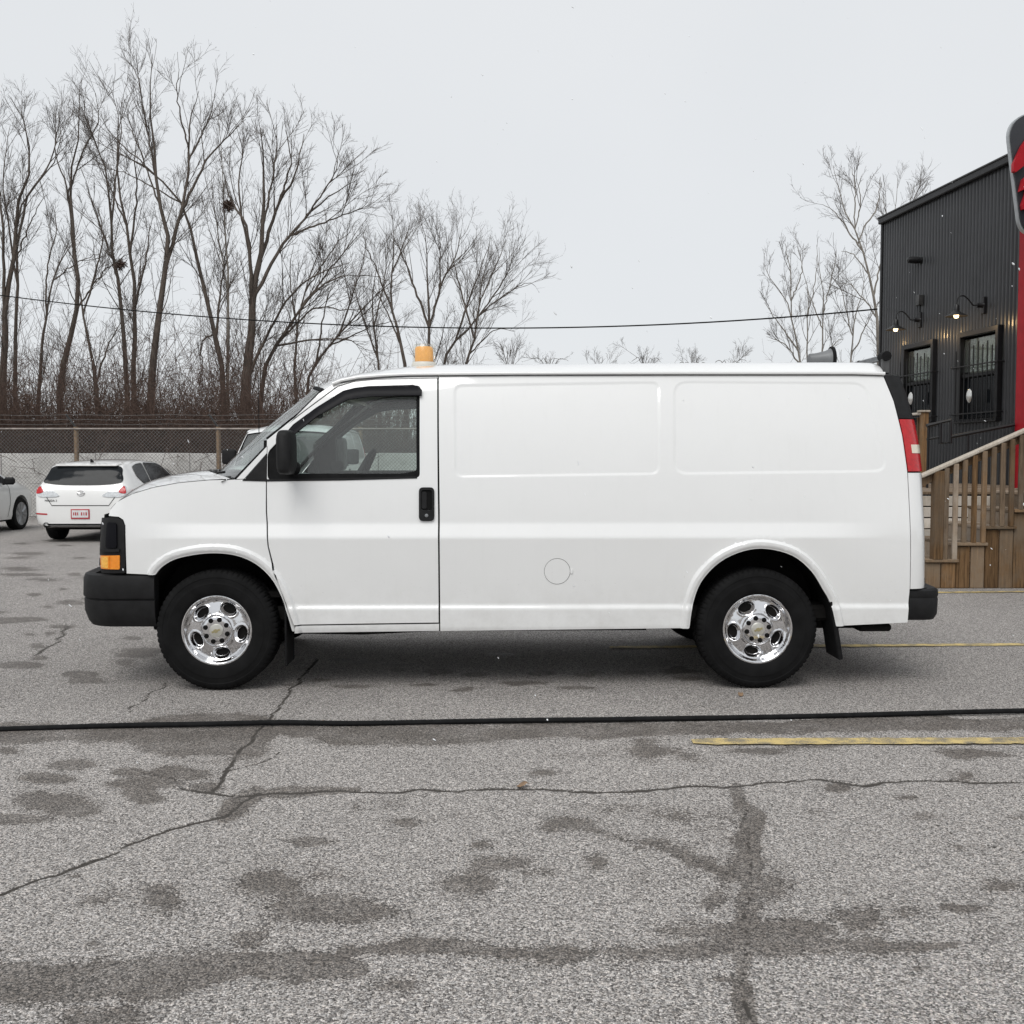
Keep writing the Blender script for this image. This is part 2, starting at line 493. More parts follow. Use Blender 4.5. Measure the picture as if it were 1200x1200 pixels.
def axis_lines():
    xs = list(np.arange(0, 3.45, .017)); s = .016
    while xs[-1] < 16: xs.append(xs[-1] + s); s *= 1.035
    while xs[-1] < 700: xs.append(xs[-1] + s); s *= 1.5
    xs = sorted(set([-x for x in xs] + xs))
    ys = [2.3]
    while ys[-1] < 34: ys.append(ys[-1] + .009 * (max(ys[-1], 2.6) / 2.6) ** 1.45)
    s = .6
    while ys[-1] < 900: ys.append(ys[-1] + s); s *= 1.5
    lo = [2.2, 1.9, 1.3, .2, -2, -6, -15, -40, -120, -400]
    return np.array(xs), np.array(sorted(lo + ys))
gx, gy = axis_lines()
GX, GY = np.meshgrid(gx, gy); GX = GX.ravel(); GY = GY.ravel()
front = GY > 2.25
yy = np.maximum(GY, 2.25)
_c = yy * math.cos(PITCH) + CAM.z * math.sin(PITCH)
GU = 600 + F * GX / _c; GV = 600 + F * (CAM.z * math.cos(PITCH) - yy * math.sin(PITCH)) / _c
PX = np.stack([GU, GV], 1)
act = front & (GU > -420) & (GU < 1620)
n1 = fbm(GX * 2.6, GY * 2.6, 3, 5); n2 = fbm(GX * 9, GY * 9, 21, 4); n3 = fbm(GX * .8, GY * .8, 51, 4)
wet = np.full(len(GX), -1.0); crack = np.zeros(len(GX))
def ell(u, v, ru, rv, amp=1.0):
    d = np.hypot((GU - u) / ru, (GV - v) / rv)
    f = np.where(act, (1 - d) * amp, -1); np.maximum(wet, f, out=wet)
def band(pts, wd, amp=1.0):
    """pts px, wd: half width px (one number or one for each point)"""
    pts = np.array(pts, float); wd = np.broadcast_to(np.array(wd, float), len(pts))
    lo = pts.min(0) - wd.max() * 3; hi = pts.max(0) + wd.max() * 3
    I = np.where(act & (GU > lo[0]) & (GU < hi[0]) & (GV > lo[1]) & (GV < hi[1]))[0]
    P = PX[I]; best = np.full(len(I), -1.0)
    for i in range(len(pts) - 1):
        a, b = pts[i], pts[i + 1]; ab = b - a; t = np.clip(((P - a) @ ab) / (ab @ ab), 0, 1)
        d = np.hypot(*(P - a - t[:, None] * ab).T); ww = wd[i] + (wd[i + 1] - wd[i]) * t
        best = np.maximum(best, 1 - d / ww)
    wet[I] = np.maximum(wet[I], best * amp)
def crackline(pts, wid, soft=0.0, jag=.018):
    """a crack: px polyline laid on the ground, wid in metres (half width)"""
    Q = np.array([tuple(pG(*p))[:2] for p in pts]); Q = np.array(resample([tuple(q) for q in Q], .022, False))
    tt = np.arange(len(Q)); Q[:, 0] += (vnoise(tt * .16, tt * 0 + wid * 999, 5) - .5) * jag * 2.4 + (vnoise(tt * .6, tt * 0 + wid * 99, 8) - .5) * jag
    Q[:, 1] += (vnoise(tt * .16, tt * 0 + wid * 777 + 9, 6) - .5) * jag * 2.4 + (vnoise(tt * .6, tt * 0 + wid * 77, 9) - .5) * jag
    lo = Q.min(0) - .2; hi = Q.max(0) + .2
    I = np.where((GX > lo[0]) & (GX < hi[0]) & (GY > lo[1]) & (GY < hi[1]))[0]
    P = np.stack([GX[I], GY[I]], 1); d = seg_dist(P, [tuple(q) for q in Q], False)
    ww = wid * (.35 + 1.3 * n2[I])
    crack[I] = np.maximum(crack[I], np.clip(1.15 - d / (ww * 2), 0, 1))
    if soft: wet[I] = np.maximum(wet[I], (1 - d / (soft * (.3 + 1.4 * n1[I]))) * .9)

# wet band along the hose, puddle marks and stains
band([(-60, 862), (60, 860), (150, 858), (230, 866), (300, 862), (330, 850)], [14, 11, 12, 26, 24, 8])
band([(150, 852), (200, 846), (280, 842), (330, 848)], [3, 7, 7, 3])
band([(320, 852), (400, 862), (520, 862), (700, 856), (900, 851), (1260, 845)], [10, 14, 13, 11, 9, 9])
for e in [(85, 897, 30, 7), (60, 913, 36, 8), (72, 943, 58, 17), (12, 960, 60, 7), (150, 905, 22, 6), (175, 918, 50, 8), (170, 933, 28, 12),
          (205, 905, 30, 9), (225, 908, 26, 7), (240, 922, 22, 6), (330, 1036, 40, 19), (375, 1066, 62, 15), (108, 1055, 36, 9), (195, 1056, 18, 12),
          (560, 1030, 30, 15), (540, 955, 34, 8), (480, 966, 20, 8), (120, 1190, 40, 15), (290, 1106, 26, 12), (420, 1068, 36, 8),
          (1080, 957, 20, 5), (1140, 990, 34, 6), (1175, 1038, 42, 12), (1060, 1072, 26, 9), (960, 950, 20, 5), (1010, 1075, 50, 16), (930, 1092, 80, 17),
          (800, 1090, 50, 12), (665, 968, 30, 7), (720, 980, 36, 9), (700, 1010, 14, 10), (640, 1020, 16, 6), (470, 1155, 30, 10), (810, 1112, 60, 14),
          (760, 880, 62, 8), (700, 885, 40, 4), (765, 867, 30, 5), (950, 873, 40, 4), (1140, 882, 40, 6), (1155, 855, 22, 4), (880, 880, 50, 5),
          (350, 1150, 30, 10), (900, 1040, 26, 20), (640, 905, 18, 4), (455, 940, 26, 6), (10, 880, 18, 5), (1190, 958, 18, 5), (560, 990, 14, 5)]: ell(*e, .95 if e[0] < 260 and e[1] < 965 else .42)
band([(-40, 1152), (0, 1150), (100, 1150), (200, 1143), (290, 1128), (360, 1135), (420, 1134)], [26, 27, 25, 30, 20, 20, 14], 1.0)
band([(400, 1118), (500, 1106), (600, 1118), (700, 1116), (790, 1114), (860, 1110), (960, 1106), (1030, 1110), (1120, 1107)], [7, 9, 13, 15, 12, 16, 18, 13, 4], .55)
band([(862, 924), (868, 942), (886, 956), (878, 985), (880, 1030), (876, 1080), (868, 1150), (878, 1215)], [7, 9, 11, 13, 15, 15, 14, 14], .9)
band([(690, 972), (760, 988), (820, 1010), (872, 1030)], [10, 10, 9, 8], .3)
band([(830, 1060), (860, 1020), (872, 1000)], [10, 14, 10], .3)
band([(300, 930), (276, 945), (262, 958)], [10, 13, 8], .9)
band([(290, 932), (350, 928), (420, 926)], [4, 6, 3], .8)
for _ in range(46):                                      # flat damp marks all over the back of the lot
    u = random.uniform(-60, 190); v = random.uniform(628, 800); ell(u, v, random.uniform(8, 30), random.uniform(1.2, 2.2) + (v - 628) * .014, .8)
for _ in range(26):
    ell(random.uniform(340, 820), random.uniform(766, 812), random.uniform(6, 26), random.uniform(1.2, 3), .7)
for _ in range(24):
    v = random.uniform(890, 1200); ell(random.uniform(0, 1200), v, random.uniform(6, 26), random.uniform(3, 8), random.uniform(.3, .6))
wetf = np.clip(.5 + np.maximum(wet, -.7) * .8 + (n1 - .5) * .95 + (n2 - .5) * .62 - .05, 0, 1)
wetf = np.where(wet < -.65, np.clip((n3 - .58) * 1.2 + (n1 - .5) * .4, 0, .38), wetf)

crackline([(372, 772), (348, 800), (312, 846), (282, 880), (264, 905), (252, 927)], .0085, .06)
crackline([(215, 925), (255, 930), (292, 932), (400, 928), (520, 926), (610, 924), (700, 929), (760, 926), (862, 920), (960, 913), (1012, 919), (1090, 914), (1230, 919)], .0098, .05, .024)
crackline([(300, 931), (262, 956), (200, 972), (130, 1000), (70, 1025), (-40, 1058)], .0088, .05)
crackline([(198, 800), (172, 815), (148, 836)], .007, .02)
crackline([(186, 812), (204, 822)], .004)
crackline([(80, 733), (68, 752), (40, 768)], .012, .03)
crackline([(864, 922), (872, 945), (880, 975), (878, 1030), (874, 1090), (870, 1150), (878, 1210)], .0022)
crackline([(262, 905), (300, 894), (330, 880)], .005, .03)
crackline([(225, 926), (200, 910), (170, 906)], .0045, .03)
crackline([(700, 975), (760, 990), (830, 1014), (874, 1032)], .003)
crackline([(1096, 965), (1140, 985), (1215, 1000)], .003, .02)
GZ = -.006 * np.clip(crack * 1.4 - .3, 0, 1) + np.where(act & (GY < 12), (n1 - .5) * .006 + (n3 - .5) * .01, 0)
nx, ny = len(gx), len(gy)
ii = np.arange(ny - 1)[:, None] * nx + np.arange(nx - 1)[None, :]
Q = np.stack([ii, ii + 1, ii + nx + 1, ii + nx], -1).reshape(-1, 4)
me = fast_mesh('ground', np.stack([GX, GY, GZ], 1), Q)
for nm, ar in (('wet', wetf), ('crack', crack), ('worn', sstep(6.6, 5.2, GY) * sstep(-1.5, 3.5, 6 - GY + n3 * 2))):
    a = me.attributes.new(nm, 'FLOAT', 'POINT'); a.data.foreach_set('value', ar.astype(np.float32))
g = link('ground', me, 'asphalt'); tag(g, 'old grey asphalt of the parking lot with cracks and damp patches', kind='structure')
g['category'] = 'ground'

# painted yellow stall lines
def line_material():
    k = NT('line_paint'); v = k.coord()
    nz = k.math('ADD', k.math('MULTIPLY', k.noise(120, 4, v, .7), .5), k.math('MULTIPLY', k.noise(9, 5, v, .6), .55))
    f = k.ramp(nz, [(.43, 0.0), (.57, .92)])
    c = k.mix(f, (.17, .155, .13), k.mix(k.noise(30, 3, v), (.58, .43, .15), (.70, .55, .24)))
    k.bsdf(Base_Color=c, Roughness=.8, Normal=k.bump(k.noise(200, 3, v), .6, .003)); M['line_paint'] = k.m
line_material()
def paint_line(p0, p1, wid, label, zz=.008):
    a, b = Vector(p0), Vector(p1); L = (b - a).length; n = int(L / .03); t = (b - a).normalized(); s = Vector((-t.y, t.x, 0))
    mb = MB(); vs = []
    for i in range(n + 1):
        c = a.lerp(b, i / n)
        e1 = wid / 2 + (random.random() - .5) * .014; e2 = wid / 2 + (random.random() - .5) * .014
        if i < 3: e1 *= .6 + .13 * i; e2 *= .7 + .1 * i
        vs += [c - s * e1, c + s * e2]
    zf = lambda p: (p.x, p.y, zz)
    mb.add([zf(p) for p in vs], [(2 * i, 2 * i + 2, 2 * i + 3, 2 * i + 1) for i in range(n)])
    o = mb.build('parking_line', 'line_paint', None, smooth=False)
    tag(o, label, 'parking line', kind='structure')
paint_line(pG(811, 870.5), pG(1900, 867), .115, 'yellow painted stall line in front of the hose')
paint_line(pG(714, 759.5), pG(1500, 754), .10, 'yellow painted stall line running under the van')
paint_line(pG(1020, 695.5), pG(1420, 692), .10, 'yellow painted line along the foot of the wooden stairs')

# hose on the ground
pts = smooth_poly([tuple(pG(u, v))[:2] for u, v in [(-1800, 852), (-1000, 866), (-420, 862), (-150, 860), (0, 857.5), (120, 854), (250, 852), (330, 850), (420, 850.5), (560, 848.5), (700, 847), (840, 844.5), (960, 842), (1090, 839), (1200, 836.5), (1400, 833), (1700, 832), (2300, 838), (3200, 834)]], 8, False)
pts = resample(pts, .06, False)
o = MB().tube([(x, y + .010 * (float(vnoise(np.array([i * .11]), np.array([.5]), 4)[0]) - .5) + .006 * (float(vnoise(np.array([i * .35]), np.array([.5]), 14)[0]) - .5), .0165 + .002 * math.sin(i * .21)) for i, (x, y) in enumerate(pts)], .0145, 10).build('hose', 'black_rubber')
tag(o, 'long black rubber hose lying across the asphalt in front of the van', 'hose')

# a few dead leaves on the asphalt
plain('dead_leaf', (.23, .15, .09), .8, var=.3, scale=40)
for u, v, r, a, lb in ((613, 923, .034, .4, 'curled brown dead leaf on the long crack'), (868, 816, .03, 1.4, 'small brown dead leaf beside the rear tyre'),
                       (378, 849, .02, 2.2, 'tiny pale leaf lying against the hose')):
    c = pG(u, v); mb = MB()
    prof = [(-1, 0), (-.55, .38), (-.1, .55), (.4, .42), (1, 0)]
    vs = []
    for x, wv in prof:
        for sgn in (-1, 0, 1):
            p = Matrix.Rotation(a, 3, 'Z') @ Vector((x * r, sgn * wv * r, .012 + .012 * abs(sgn) * wv + .008 * math.sin(x * 3)))
            vs.append(p + c)
    fs = [(i * 3 + j, i * 3 + j + 3, i * 3 + j + 4, i * 3 + j + 1) for i in range(4) for j in range(2)]
    o = mb.add(vs, fs).build('fallen_leaf', 'dead_leaf', None); o.modifiers.new('s', 'SOLIDIFY').thickness = .0015
    tag(o, lb, 'leaf', 'dead leaves on the asphalt')

# ================================================================== FENCE AND WALL AT THE BACK
FY = 24.5
plain('fence_wire', (.20, .195, .19), .55, .6, var=.25)
plain('rust_pipe', (.23, .165, .11), .8, .2, var=.35, scale=14)
plain('rail_pipe', (.25, .22, .20), .6, .5, var=.3, scale=8)
plain('pale_wall', (.60, .59, .57), .85, var=.10, scale=1.3, bump=.3, bscale=25, dirt=.35)
fence = empty('chain_link_fence', (-6, FY, 0)); OF = Vector((-6, FY, 0))
tag(fence, 'chain-link fence with rusty posts, top rail and barbed wire', 'fence')
x0, x1, hz = -22.0, 7.0, 2.19
sp = .088; h = hz - .06; parts = []
xs = np.arange(x0 - h, x1, sp); A = np.stack([xs, 0 * xs, 0 * xs + .04], 1); B = np.stack([xs + h, 0 * xs, 0 * xs + .04 + h], 1)
for s, off in ((1, .004), (-1, -.004)):
    P = np.stack([A, B], 1).copy()
    if s < 0: P[:, :, 0] = x0 + x1 - P[:, :, 0]
    keepP = []
    for seg in P:                                   # clip to the fence length
        a, b = seg; lo, hi = x0, x1
        if max(a[0], b[0]) < lo or min(a[0], b[0]) > hi: continue
        t0, t1 = 0.0, 1.0; d = b[0] - a[0]
        for lim in (lo, hi):
            t = (lim - a[0]) / d
            if 0 < t < 1:
                if (a[0] < lo) if lim == lo else (a[0] > hi): t0 = max(t0, t)
                else: t1 = min(t1, t)
        keepP.append(np.array([a + (b - a) * t0, a + (b - a) * t1]))
    P = np.array(keepP); P[:, :, 1] = off
    parts.append(tubes_np(P, np.full(P.shape[:2], .0042), 3))
V, Q = join_np(parts)
o = link('wire_mesh', fast_mesh('wire_mesh', V - np.array([OF.x, 0, 0]), Q), 'fence_wire', fence); o['kind'] = 'stuff'
MB().tube([(x0 - OF.x, 0, hz), (x1 - OF.x, 0, hz)], .024, 8).build('top_rail', 'rail_pipe', fence)
px0 = pY(88, 500, FY).x; dpx = pY(255, 500, FY).x - px0
arms = []
k = -3
while px0 + k * dpx < x1:
    X = px0 + k * dpx - OF.x
    if X > x0 - OF.x:
        post = MB().tube([(X, .05, 0), (X, .05, hz + .05)], .055, 10).build('post', 'rust_pipe', fence)
        MB().tube([(X, .05, hz + .03), (X - .17, -.1, hz + .34)], .022, 6).build('barb_arm', 'dark_steel', post)
    k += 1
for t in (.25, .6, .95):
    z = hz + .03 + .31 * t
    pts = [(x0 - OF.x + i * .6, .05 - .15 * t + random.uniform(-.01, .01), z + .012 * math.sin(i * 1.7)) for i in range(int((x1 - x0) / .6))]
    MB().tube(pts, .004, 3).build('barbed_wire', 'fence_wire', fence)
wl = MB()
wall_o = empty('low_wall', (-6, 26.2, 0)); tag(wall_o, 'long low pale concrete wall behind the chain-link fence', 'wall')
X = -25.0; i = 0
while X < 9:
    L = 2.4
    MB().box((X + L / 2 + 6, 0, .81), (L - .012, .22, 1.62 + .012 * math.sin(i * 2.3)), None, .012).build('wall_panel', 'pale_wall', wall_o, angle=30)
    X += L; i += 1

# ================================================================== BARE TREES
def bark(name, col):
    k = NT(name); v = k.coord('Object', (1, 1, .25))
    nz = k.noise(9, 6, v, .7)
    c = k.mix(k.ramp(nz, [(.3, 0.0), (.7, 1.0)]), tuple(x * .6 for x in col), tuple(x * 1.5 for x in col))
    k.bsdf(Base_Color=c, Roughness=.95, Specular_IOR_Level=.1, Normal=k.bump(nz, .8, .03)); M[name] = k.m
bark('bark_dark', (.105, .088, .075)); bark('bark_pale', (.22, .20, .175)); bark('brush_brown', (.112, .078, .064))
bark('twig', (.115, .098, .086))
def rand_unit(n):
    v = RNG.normal(size=(n, 3)); return v / np.linalg.norm(v, axis=1, keepdims=True)
def poly_at(P, t):
    n, m, _ = P.shape; f = t * (m - 1); i = np.clip(np.floor(f).astype(int), 0, m - 2); f = (f - i)[:, None]
    r = np.arange(n); return P[r, i] * (1 - f) + P[r, i + 1] * f, P[r, i + 1] - P[r, i]
def spawn(P, R, per_m, tmin, lmin, lmax, taper, npts, spread=.75, up=.35, rk=.6, rtip=.004, k_r=.0062, jit=.10):
    """side shoots at per_m shoots for each metre of parent, lmin..lmax metres long"""
    Lp = np.linalg.norm(np.diff(P, axis=1), axis=2).sum(1)
    cnt = RNG.poisson(per_m * Lp * (1 - tmin)); idx = np.repeat(np.arange(len(P)), cnt)
    Pp = P[idx]; Rp = R[idx]; N = len(Pp)
    t = tmin + (1 - tmin) * RNG.random(N)
    st, tg = poly_at(Pp, t); tg = tg / (np.linalg.norm(tg, axis=1, keepdims=True) + 1e-9)
    L = (lmin + (lmax - lmin) * RNG.random(N) ** 1.3) * (1 - taper * t)
    L = np.minimum(L, Lp[idx] * .75)
    rv = rand_unit(N); rv -= (rv * tg).sum(1, keepdims=True) * tg; rv /= np.linalg.norm(rv, axis=1, keepdims=True) + 1e-9
    sp = spread * (.6 + .8 * RNG.random(N))[:, None]
    d = tg * np.cos(sp) + rv * np.sin(sp); d[:, 2] += up * .4; d /= np.linalg.norm(d, axis=1, keepdims=True)
    out = [st]; p = st
    for k in range(npts - 1):
        p = p + d * (L / (npts - 1))[:, None]; out.append(p)
        d = d + RNG.normal(size=d.shape) * jit; d[:, 2] += up * .2; d /= np.linalg.norm(d, axis=1, keepdims=True)
    ti = np.clip((t * (R.shape[1] - 1)).astype(int), 0, R.shape[1] - 1)
    r0 = np.minimum(Rp[np.arange(N), ti] * rk, L * k_r + .0025)
    k = np.linspace(0, 1, npts)
    return np.stack(out, 1), r0[:, None] * (1 - k) + np.minimum(rtip, r0)[:, None] * k
def tree(Y, limbs, label, mats=('bark_dark', 'twig'), dens=1.0, group='bare trees behind the fence', spread=.62, cat='tree', name='bare_tree', lenk=1.0, rt=.006):
    """limbs: list of (px polyline from low to high, radius at start in px). The first starts at the root."""
    sc = Y / F; ML = []; MR = []
    base = pY(*limbs[0][0][0], Y); base.z = 0
    for k, (pl, r) in enumerate(limbs):
        pts = []; dy = 0.0
        for i, (u, v) in enumerate(pl):
            if v < 440: v = 440 - (440 - v) * .945
            if k and i: dy += random.uniform(-.35, .35)
            pts.append(tuple(pY(u, v, Y + dy)))
            if k and i == 0:                                        # a limb starts on the limb it grows from
                AA = np.concatenate(ML); RA = np.concatenate(MR); j = int(np.argmin(((AA - np.array(pts[0])) ** 2).sum(1)))
                j = max(j - 1, 0) if j % 16 else j
                pts[0] = tuple(AA[j]); dy = AA[j][1] - Y; rmax = RA[j]
        if k == 0: pts = [(base.x + random.uniform(-.1, .1), base.y, -.1)] + pts
        q = np.array(smooth_poly(pts, 5, False))
        s = np.concatenate([[0], np.cumsum(np.linalg.norm(np.diff(q, axis=0), axis=1))]); tt = np.linspace(0, s[-1], 16)
        q = np.stack([np.interp(tt, s, q[:, j]) for j in range(3)], 1)
        q[1:-1] += RNG.normal(size=(14, 3)) * .018
        kk = np.linspace(0, 1, 16); rr = r * sc * (.92 if k == 0 else .6) * (1 - kk) ** (1.05 if k == 0 else .85) + .007
        if k: rr = np.minimum(rr, rmax * .9)
        if k == 0: rr[:2] *= [1.35, 1.12]
        ML.append(q); MR.append(rr)
    P = np.array(ML) - np.array(base); R = np.array(MR)
    root = empty(name, tuple(base)); tag(root, label, cat, group)
    v, q = tubes_np(P, R, 9); link('trunk', fast_mesh('trunk', v, q), mats[0], root, angle=None)
    h = lenk * Y / 36
    a = spawn(P, R, 2.3 * dens / h, .2, .8 * h, 3.3 * h, .55, 7, spread * .8, .34, .62, rt, .0075, .08)
    b = spawn(*a, 3.8 / h, .12, .4 * h, 1.5 * h, .45, 5, spread * .85, .28, .65, rt * .9, .006, .09)
    c = spawn(*b, 6.2 / h, .10, .22 * h, .75 * h, .35, 4, spread * .9, .2, .7, rt * .8)
    d = spawn(*c, 5.2 / h, .2, .12 * h, .38 * h, .3, 3, spread, .15, .8, rt * .7)
    v, q = join_np([tubes_np(*a, 4), tubes_np(*b, 3), tubes_np(*c, 3), tubes_np(*d, 3)])
    link('crown', fast_mesh('crown', v, q), mats[1], root, angle=None)
    return root
T = tree
T(36, [([(3, 470), (6, 400), (8, 345), (17, 287), (22, 225), (36, 178), (24, 110), (10, 92)], 6), ([(10, 330), (4, 280), (0, 220), (-12, 150), (-8, 110)], 3), ([(20, 250), (34, 215), (52, 190), (66, 150), (62, 112)], 2.4), ([(2, 430), (-20, 330), (-40, 230), (-50, 160)], 4)],
  'thick bare tree at the end of the row with trunk forking low')
T(38, [([(18, 468), (19, 400), (20, 312), (19, 253), (31, 215), (58, 188), (72, 150), (68, 110)], 3.4), ([(20, 290), (8, 240), (4, 190), (12, 130)], 1.8), ([(20, 270), (40, 240), (56, 215)], 1.4)], 'slim straight bare tree close beside the thick forked one')
T(35, [([(44, 468), (49, 410), (54, 366), (63, 318), (83, 276), (96, 262)], 3.6), ([(58, 340), (56, 300), (66, 262), (62, 230)], 1.6), ([(72, 296), (92, 300), (118, 288)], 1.2)], 'short leaning bare tree bending over to its right', dens=.8)
T(37, [([(71, 462), (82, 392), (92, 335), (86, 270), (83, 190), (92, 145), (94, 76)], 5), ([(86, 260), (78, 205), (64, 165), (70, 120)], 2), ([(84, 200), (98, 160), (116, 125), (112, 90)], 1.8), ([(92, 335), (118, 315), (150, 290)], 1.5)], 'tall bare tree with gently curved trunk and narrow crown')
T(34, [([(113, 460), (104, 400), (96, 353), (88, 310), (84, 280)], 4), ([(110, 440), (128, 400), (146, 370)], 2), ([(97, 350), (112, 312), (120, 270), (114, 230)], 2)], 'bare leaning tree with crossed low branches', dens=.9)
T(39, [([(148, 455), (145, 400), (142, 353), (130, 270), (127, 199), (110, 147), (98, 110), (100, 82)], 4), ([(127, 215), (138, 170), (142, 130), (136, 96)], 1.8), ([(132, 280), (112, 235), (100, 200)], 1.6)], 'slender bare tree with trunk sweeping left toward its top')
T(37, [([(156, 458), (158, 400), (158, 353), (150, 270), (142, 228), (136, 178), (138, 105), (130, 84)], 4.2), ([(158, 330), (172, 290), (176, 250)], 2.4), ([(150, 265), (160, 215), (158, 170), (164, 135)], 2), ([(142, 225), (122, 190), (112, 170)], 1.5)], 'bare tree with long upright trunk between two slimmer ones')
T(35, [([(177, 458), (181, 410), (185, 374), (194, 312), (199, 278), (190, 245), (183, 195), (179, 137), (177, 82), (179, 41)], 6.2),
       ([(199, 280), (208, 253), (216, 220), (221, 178), (223, 124), (233, 87)], 3.8), ([(221, 215), (236, 185), (252, 160), (288, 122)], 2.6), ([(180, 150), (168, 110), (160, 66), (152, 50)], 1.8), ([(223, 130), (208, 95), (210, 60)], 1.6), ([(184, 195), (160, 150), (150, 120)], 1.5), ([(223, 160), (246, 120), (252, 88)], 1.6)],
  'tallest bare tree of the row, trunk forking into two high leaders', dens=1.05)
T(36, [([(262, 455), (256, 405), (246, 366), (233, 303), (215, 232), (179, 188), (142, 166), (106, 146)], 4.6), ([(244, 355), (262, 310), (276, 278)], 2.4), ([(250, 380), (236, 400), (238, 440)], 1.6), ([(180, 190), (150, 190), (118, 184)], 1.2), ([(160, 174), (130, 140), (118, 112)], 1.2)], 'leaning bare tree whose trunk crosses its neighbours to the left')
T(42, [([(267, 450), (268, 380), (267, 312), (262, 228), (260, 178), (256, 120)], 2.6), ([(266, 300), (252, 240), (248, 190)], 1.3)], 'thin pale bare tree in front of the biggest trunk', mats=('bark_pale', 'twig'), dens=.7)
T(34, [([(288, 460), (293, 400), (298, 337), (306, 287), (310, 228), (310, 187), (304, 128)], 9), ([(299, 330), (292, 275), (284, 245), (268, 215), (262, 180)], 4), ([(306, 285), (317, 253), (330, 220), (347, 187), (356, 140)], 4),
       ([(303, 320), (326, 285), (355, 249), (384, 218), (418, 198)], 3.6), ([(330, 222), (340, 180), (334, 135)], 2.2), ([(355, 250), (390, 246), (424, 232)], 2), ([(298, 400), (322, 372), (350, 330), (380, 310), (410, 300)], 3),
       ([(310, 225), (322, 180), (324, 130)], 2), ([(292, 275), (280, 220), (284, 160), (276, 128)], 2), ([(370, 230), (392, 190), (396, 160)], 1.6)],
  'massive bare tree with the thickest trunk and a broad rounded crown', dens=.95)
T(35, [([(306, 455), (322, 408), (342, 374), (362, 345), (388, 322), (420, 316), (450, 318)], 4.2), ([(342, 374), (366, 358), (400, 358), (430, 360)], 2), ([(330, 395), (370, 395), (410, 396), (430, 410)], 1.8), ([(370, 338), (396, 296), (424, 262)], 2)], 'low bare tree spreading long limbs sideways over the brush')
T(40, [([(346, 452), (348, 387), (362, 320), (376, 285), (384, 250)], 2.8), ([(350, 370), (340, 320), (344, 280)], 1.5), ([(366, 310), (392, 280), (412, 262)], 1.4)], 'slim bare tree rising out of the brush beside the big one', dens=.8)
T(37, [([(360, 456), (383, 408), (417, 366), (450, 330), (474, 310)], 3), ([(383, 408), (380, 360), (392, 320)], 1.8), ([(417, 366), (420, 320), (430, 280)], 1.6), ([(400, 386), (440, 378), (470, 372)], 1.3)], 'bare tree leaning hard to the right behind the van', dens=.9)
GM = 'bare trees behind the van'
T(48, [([(475, 445), (468, 392), (457, 340), (462, 295), (460, 245)], 4), ([(457, 340), (438, 300), (424, 272)], 2), ([(468, 380), (446, 345), (430, 330)], 1.8), ([(462, 300), (476, 270), (480, 250)], 1.6)], 'bare multi-limbed tree just left of the amber beacon', group=GM, lenk=.9, dens=1.35)
T(50, [([(505, 445), (503, 407), (502, 350), (500, 312), (500, 275), (492, 245)], 4), ([(502, 350), (482, 320), (470, 287), (458, 262)], 2.6), ([(502, 350), (520, 320), (533, 295), (541, 258)], 2.6), ([(512, 330), (516, 290), (514, 256)], 1.7)], 'bare tree straight behind the amber beacon with vase-shaped limbs', group=GM, lenk=.9, dens=1.35)
T(52, [([(518, 445), (528, 405), (550, 380), (571, 355), (598, 337), (622, 312)], 3.4), ([(550, 380), (552, 340), (566, 300), (574, 275)], 2.2), ([(571, 355), (592, 320), (602, 290)], 1.8), ([(598, 337), (614, 326), (628, 330)], 1.2)], 'bare tree arching to the right of the beacon to the crown edge', group=GM, lenk=.9, dens=1.35)
T(49, [([(544, 445), (555, 400), (560, 360), (565, 325), (572, 287), (575, 266)], 3), ([(560, 370), (540, 335), (532, 300), (528, 268)], 2.2), ([(565, 325), (584, 296), (594, 272)], 1.7), ([(556, 392), (580, 384), (604, 386)], 1.3)], 'straight bare tree at the right side of the beacon cluster', group=GM, lenk=.9, dens=1.35)
T(51, [([(445, 445), (440, 395), (436, 350), (440, 310), (446, 280)], 2.6), ([(440, 395), (420, 350), (414, 310)], 1.7), ([(437, 350), (452, 310), (450, 270)], 1.5)], 'small bare tree filling the gap between the two clumps', group=GM, lenk=.9, dens=1.35)
GR = 'pale bare trees beside the dark building'
pm = ('bark_pale', 'twig')
T(44, [([(940, 445), (932, 395), (927, 365), (922, 347), (900, 315), (894, 300)], 2.4), ([(926, 355), (926, 310), (920, 276)], 1.6), ([(936, 412), (918, 400), (898, 392)], 1.4), ([(930, 385), (908, 368), (896, 350)], 1.4), ([(924, 340), (940, 310), (934, 280)], 1.2)], 'pale bare tree with fan crown, outermost beside the building', pm, .85, GR, lenk=.6)
T(45, [([(946, 445), (946, 375), (947, 337), (941, 312), (938, 290)], 1.8), ([(947, 350), (956, 320), (958, 290)], 1.1)], 'thin bare tree close against the fan-crowned one', pm, .6, GR, lenk=.8)
T(43, [([(964, 445), (964, 400), (965, 335), (960, 310), (957, 278)], 2.0), ([(965, 340), (976, 312), (980, 284)], 1.4), ([(965, 370), (950, 345), (944, 330)], 1.1), ([(964, 412), (980, 398), (988, 396)], 1.0)], 'slim upright bare tree over the grey work lamp', pm, .7, GR, lenk=.8)
T(42, [([(996, 445), (999, 395), (1002, 367), (1012, 335), (1010, 300)], 2.0), ([(1000, 390), (1018, 372), (1030, 350)], 1.2), ([(1002, 370), (988, 340), (980, 324)], 1.2)], 'small bare tree in the corner by the building wall', pm, .9, GR, lenk=.9)
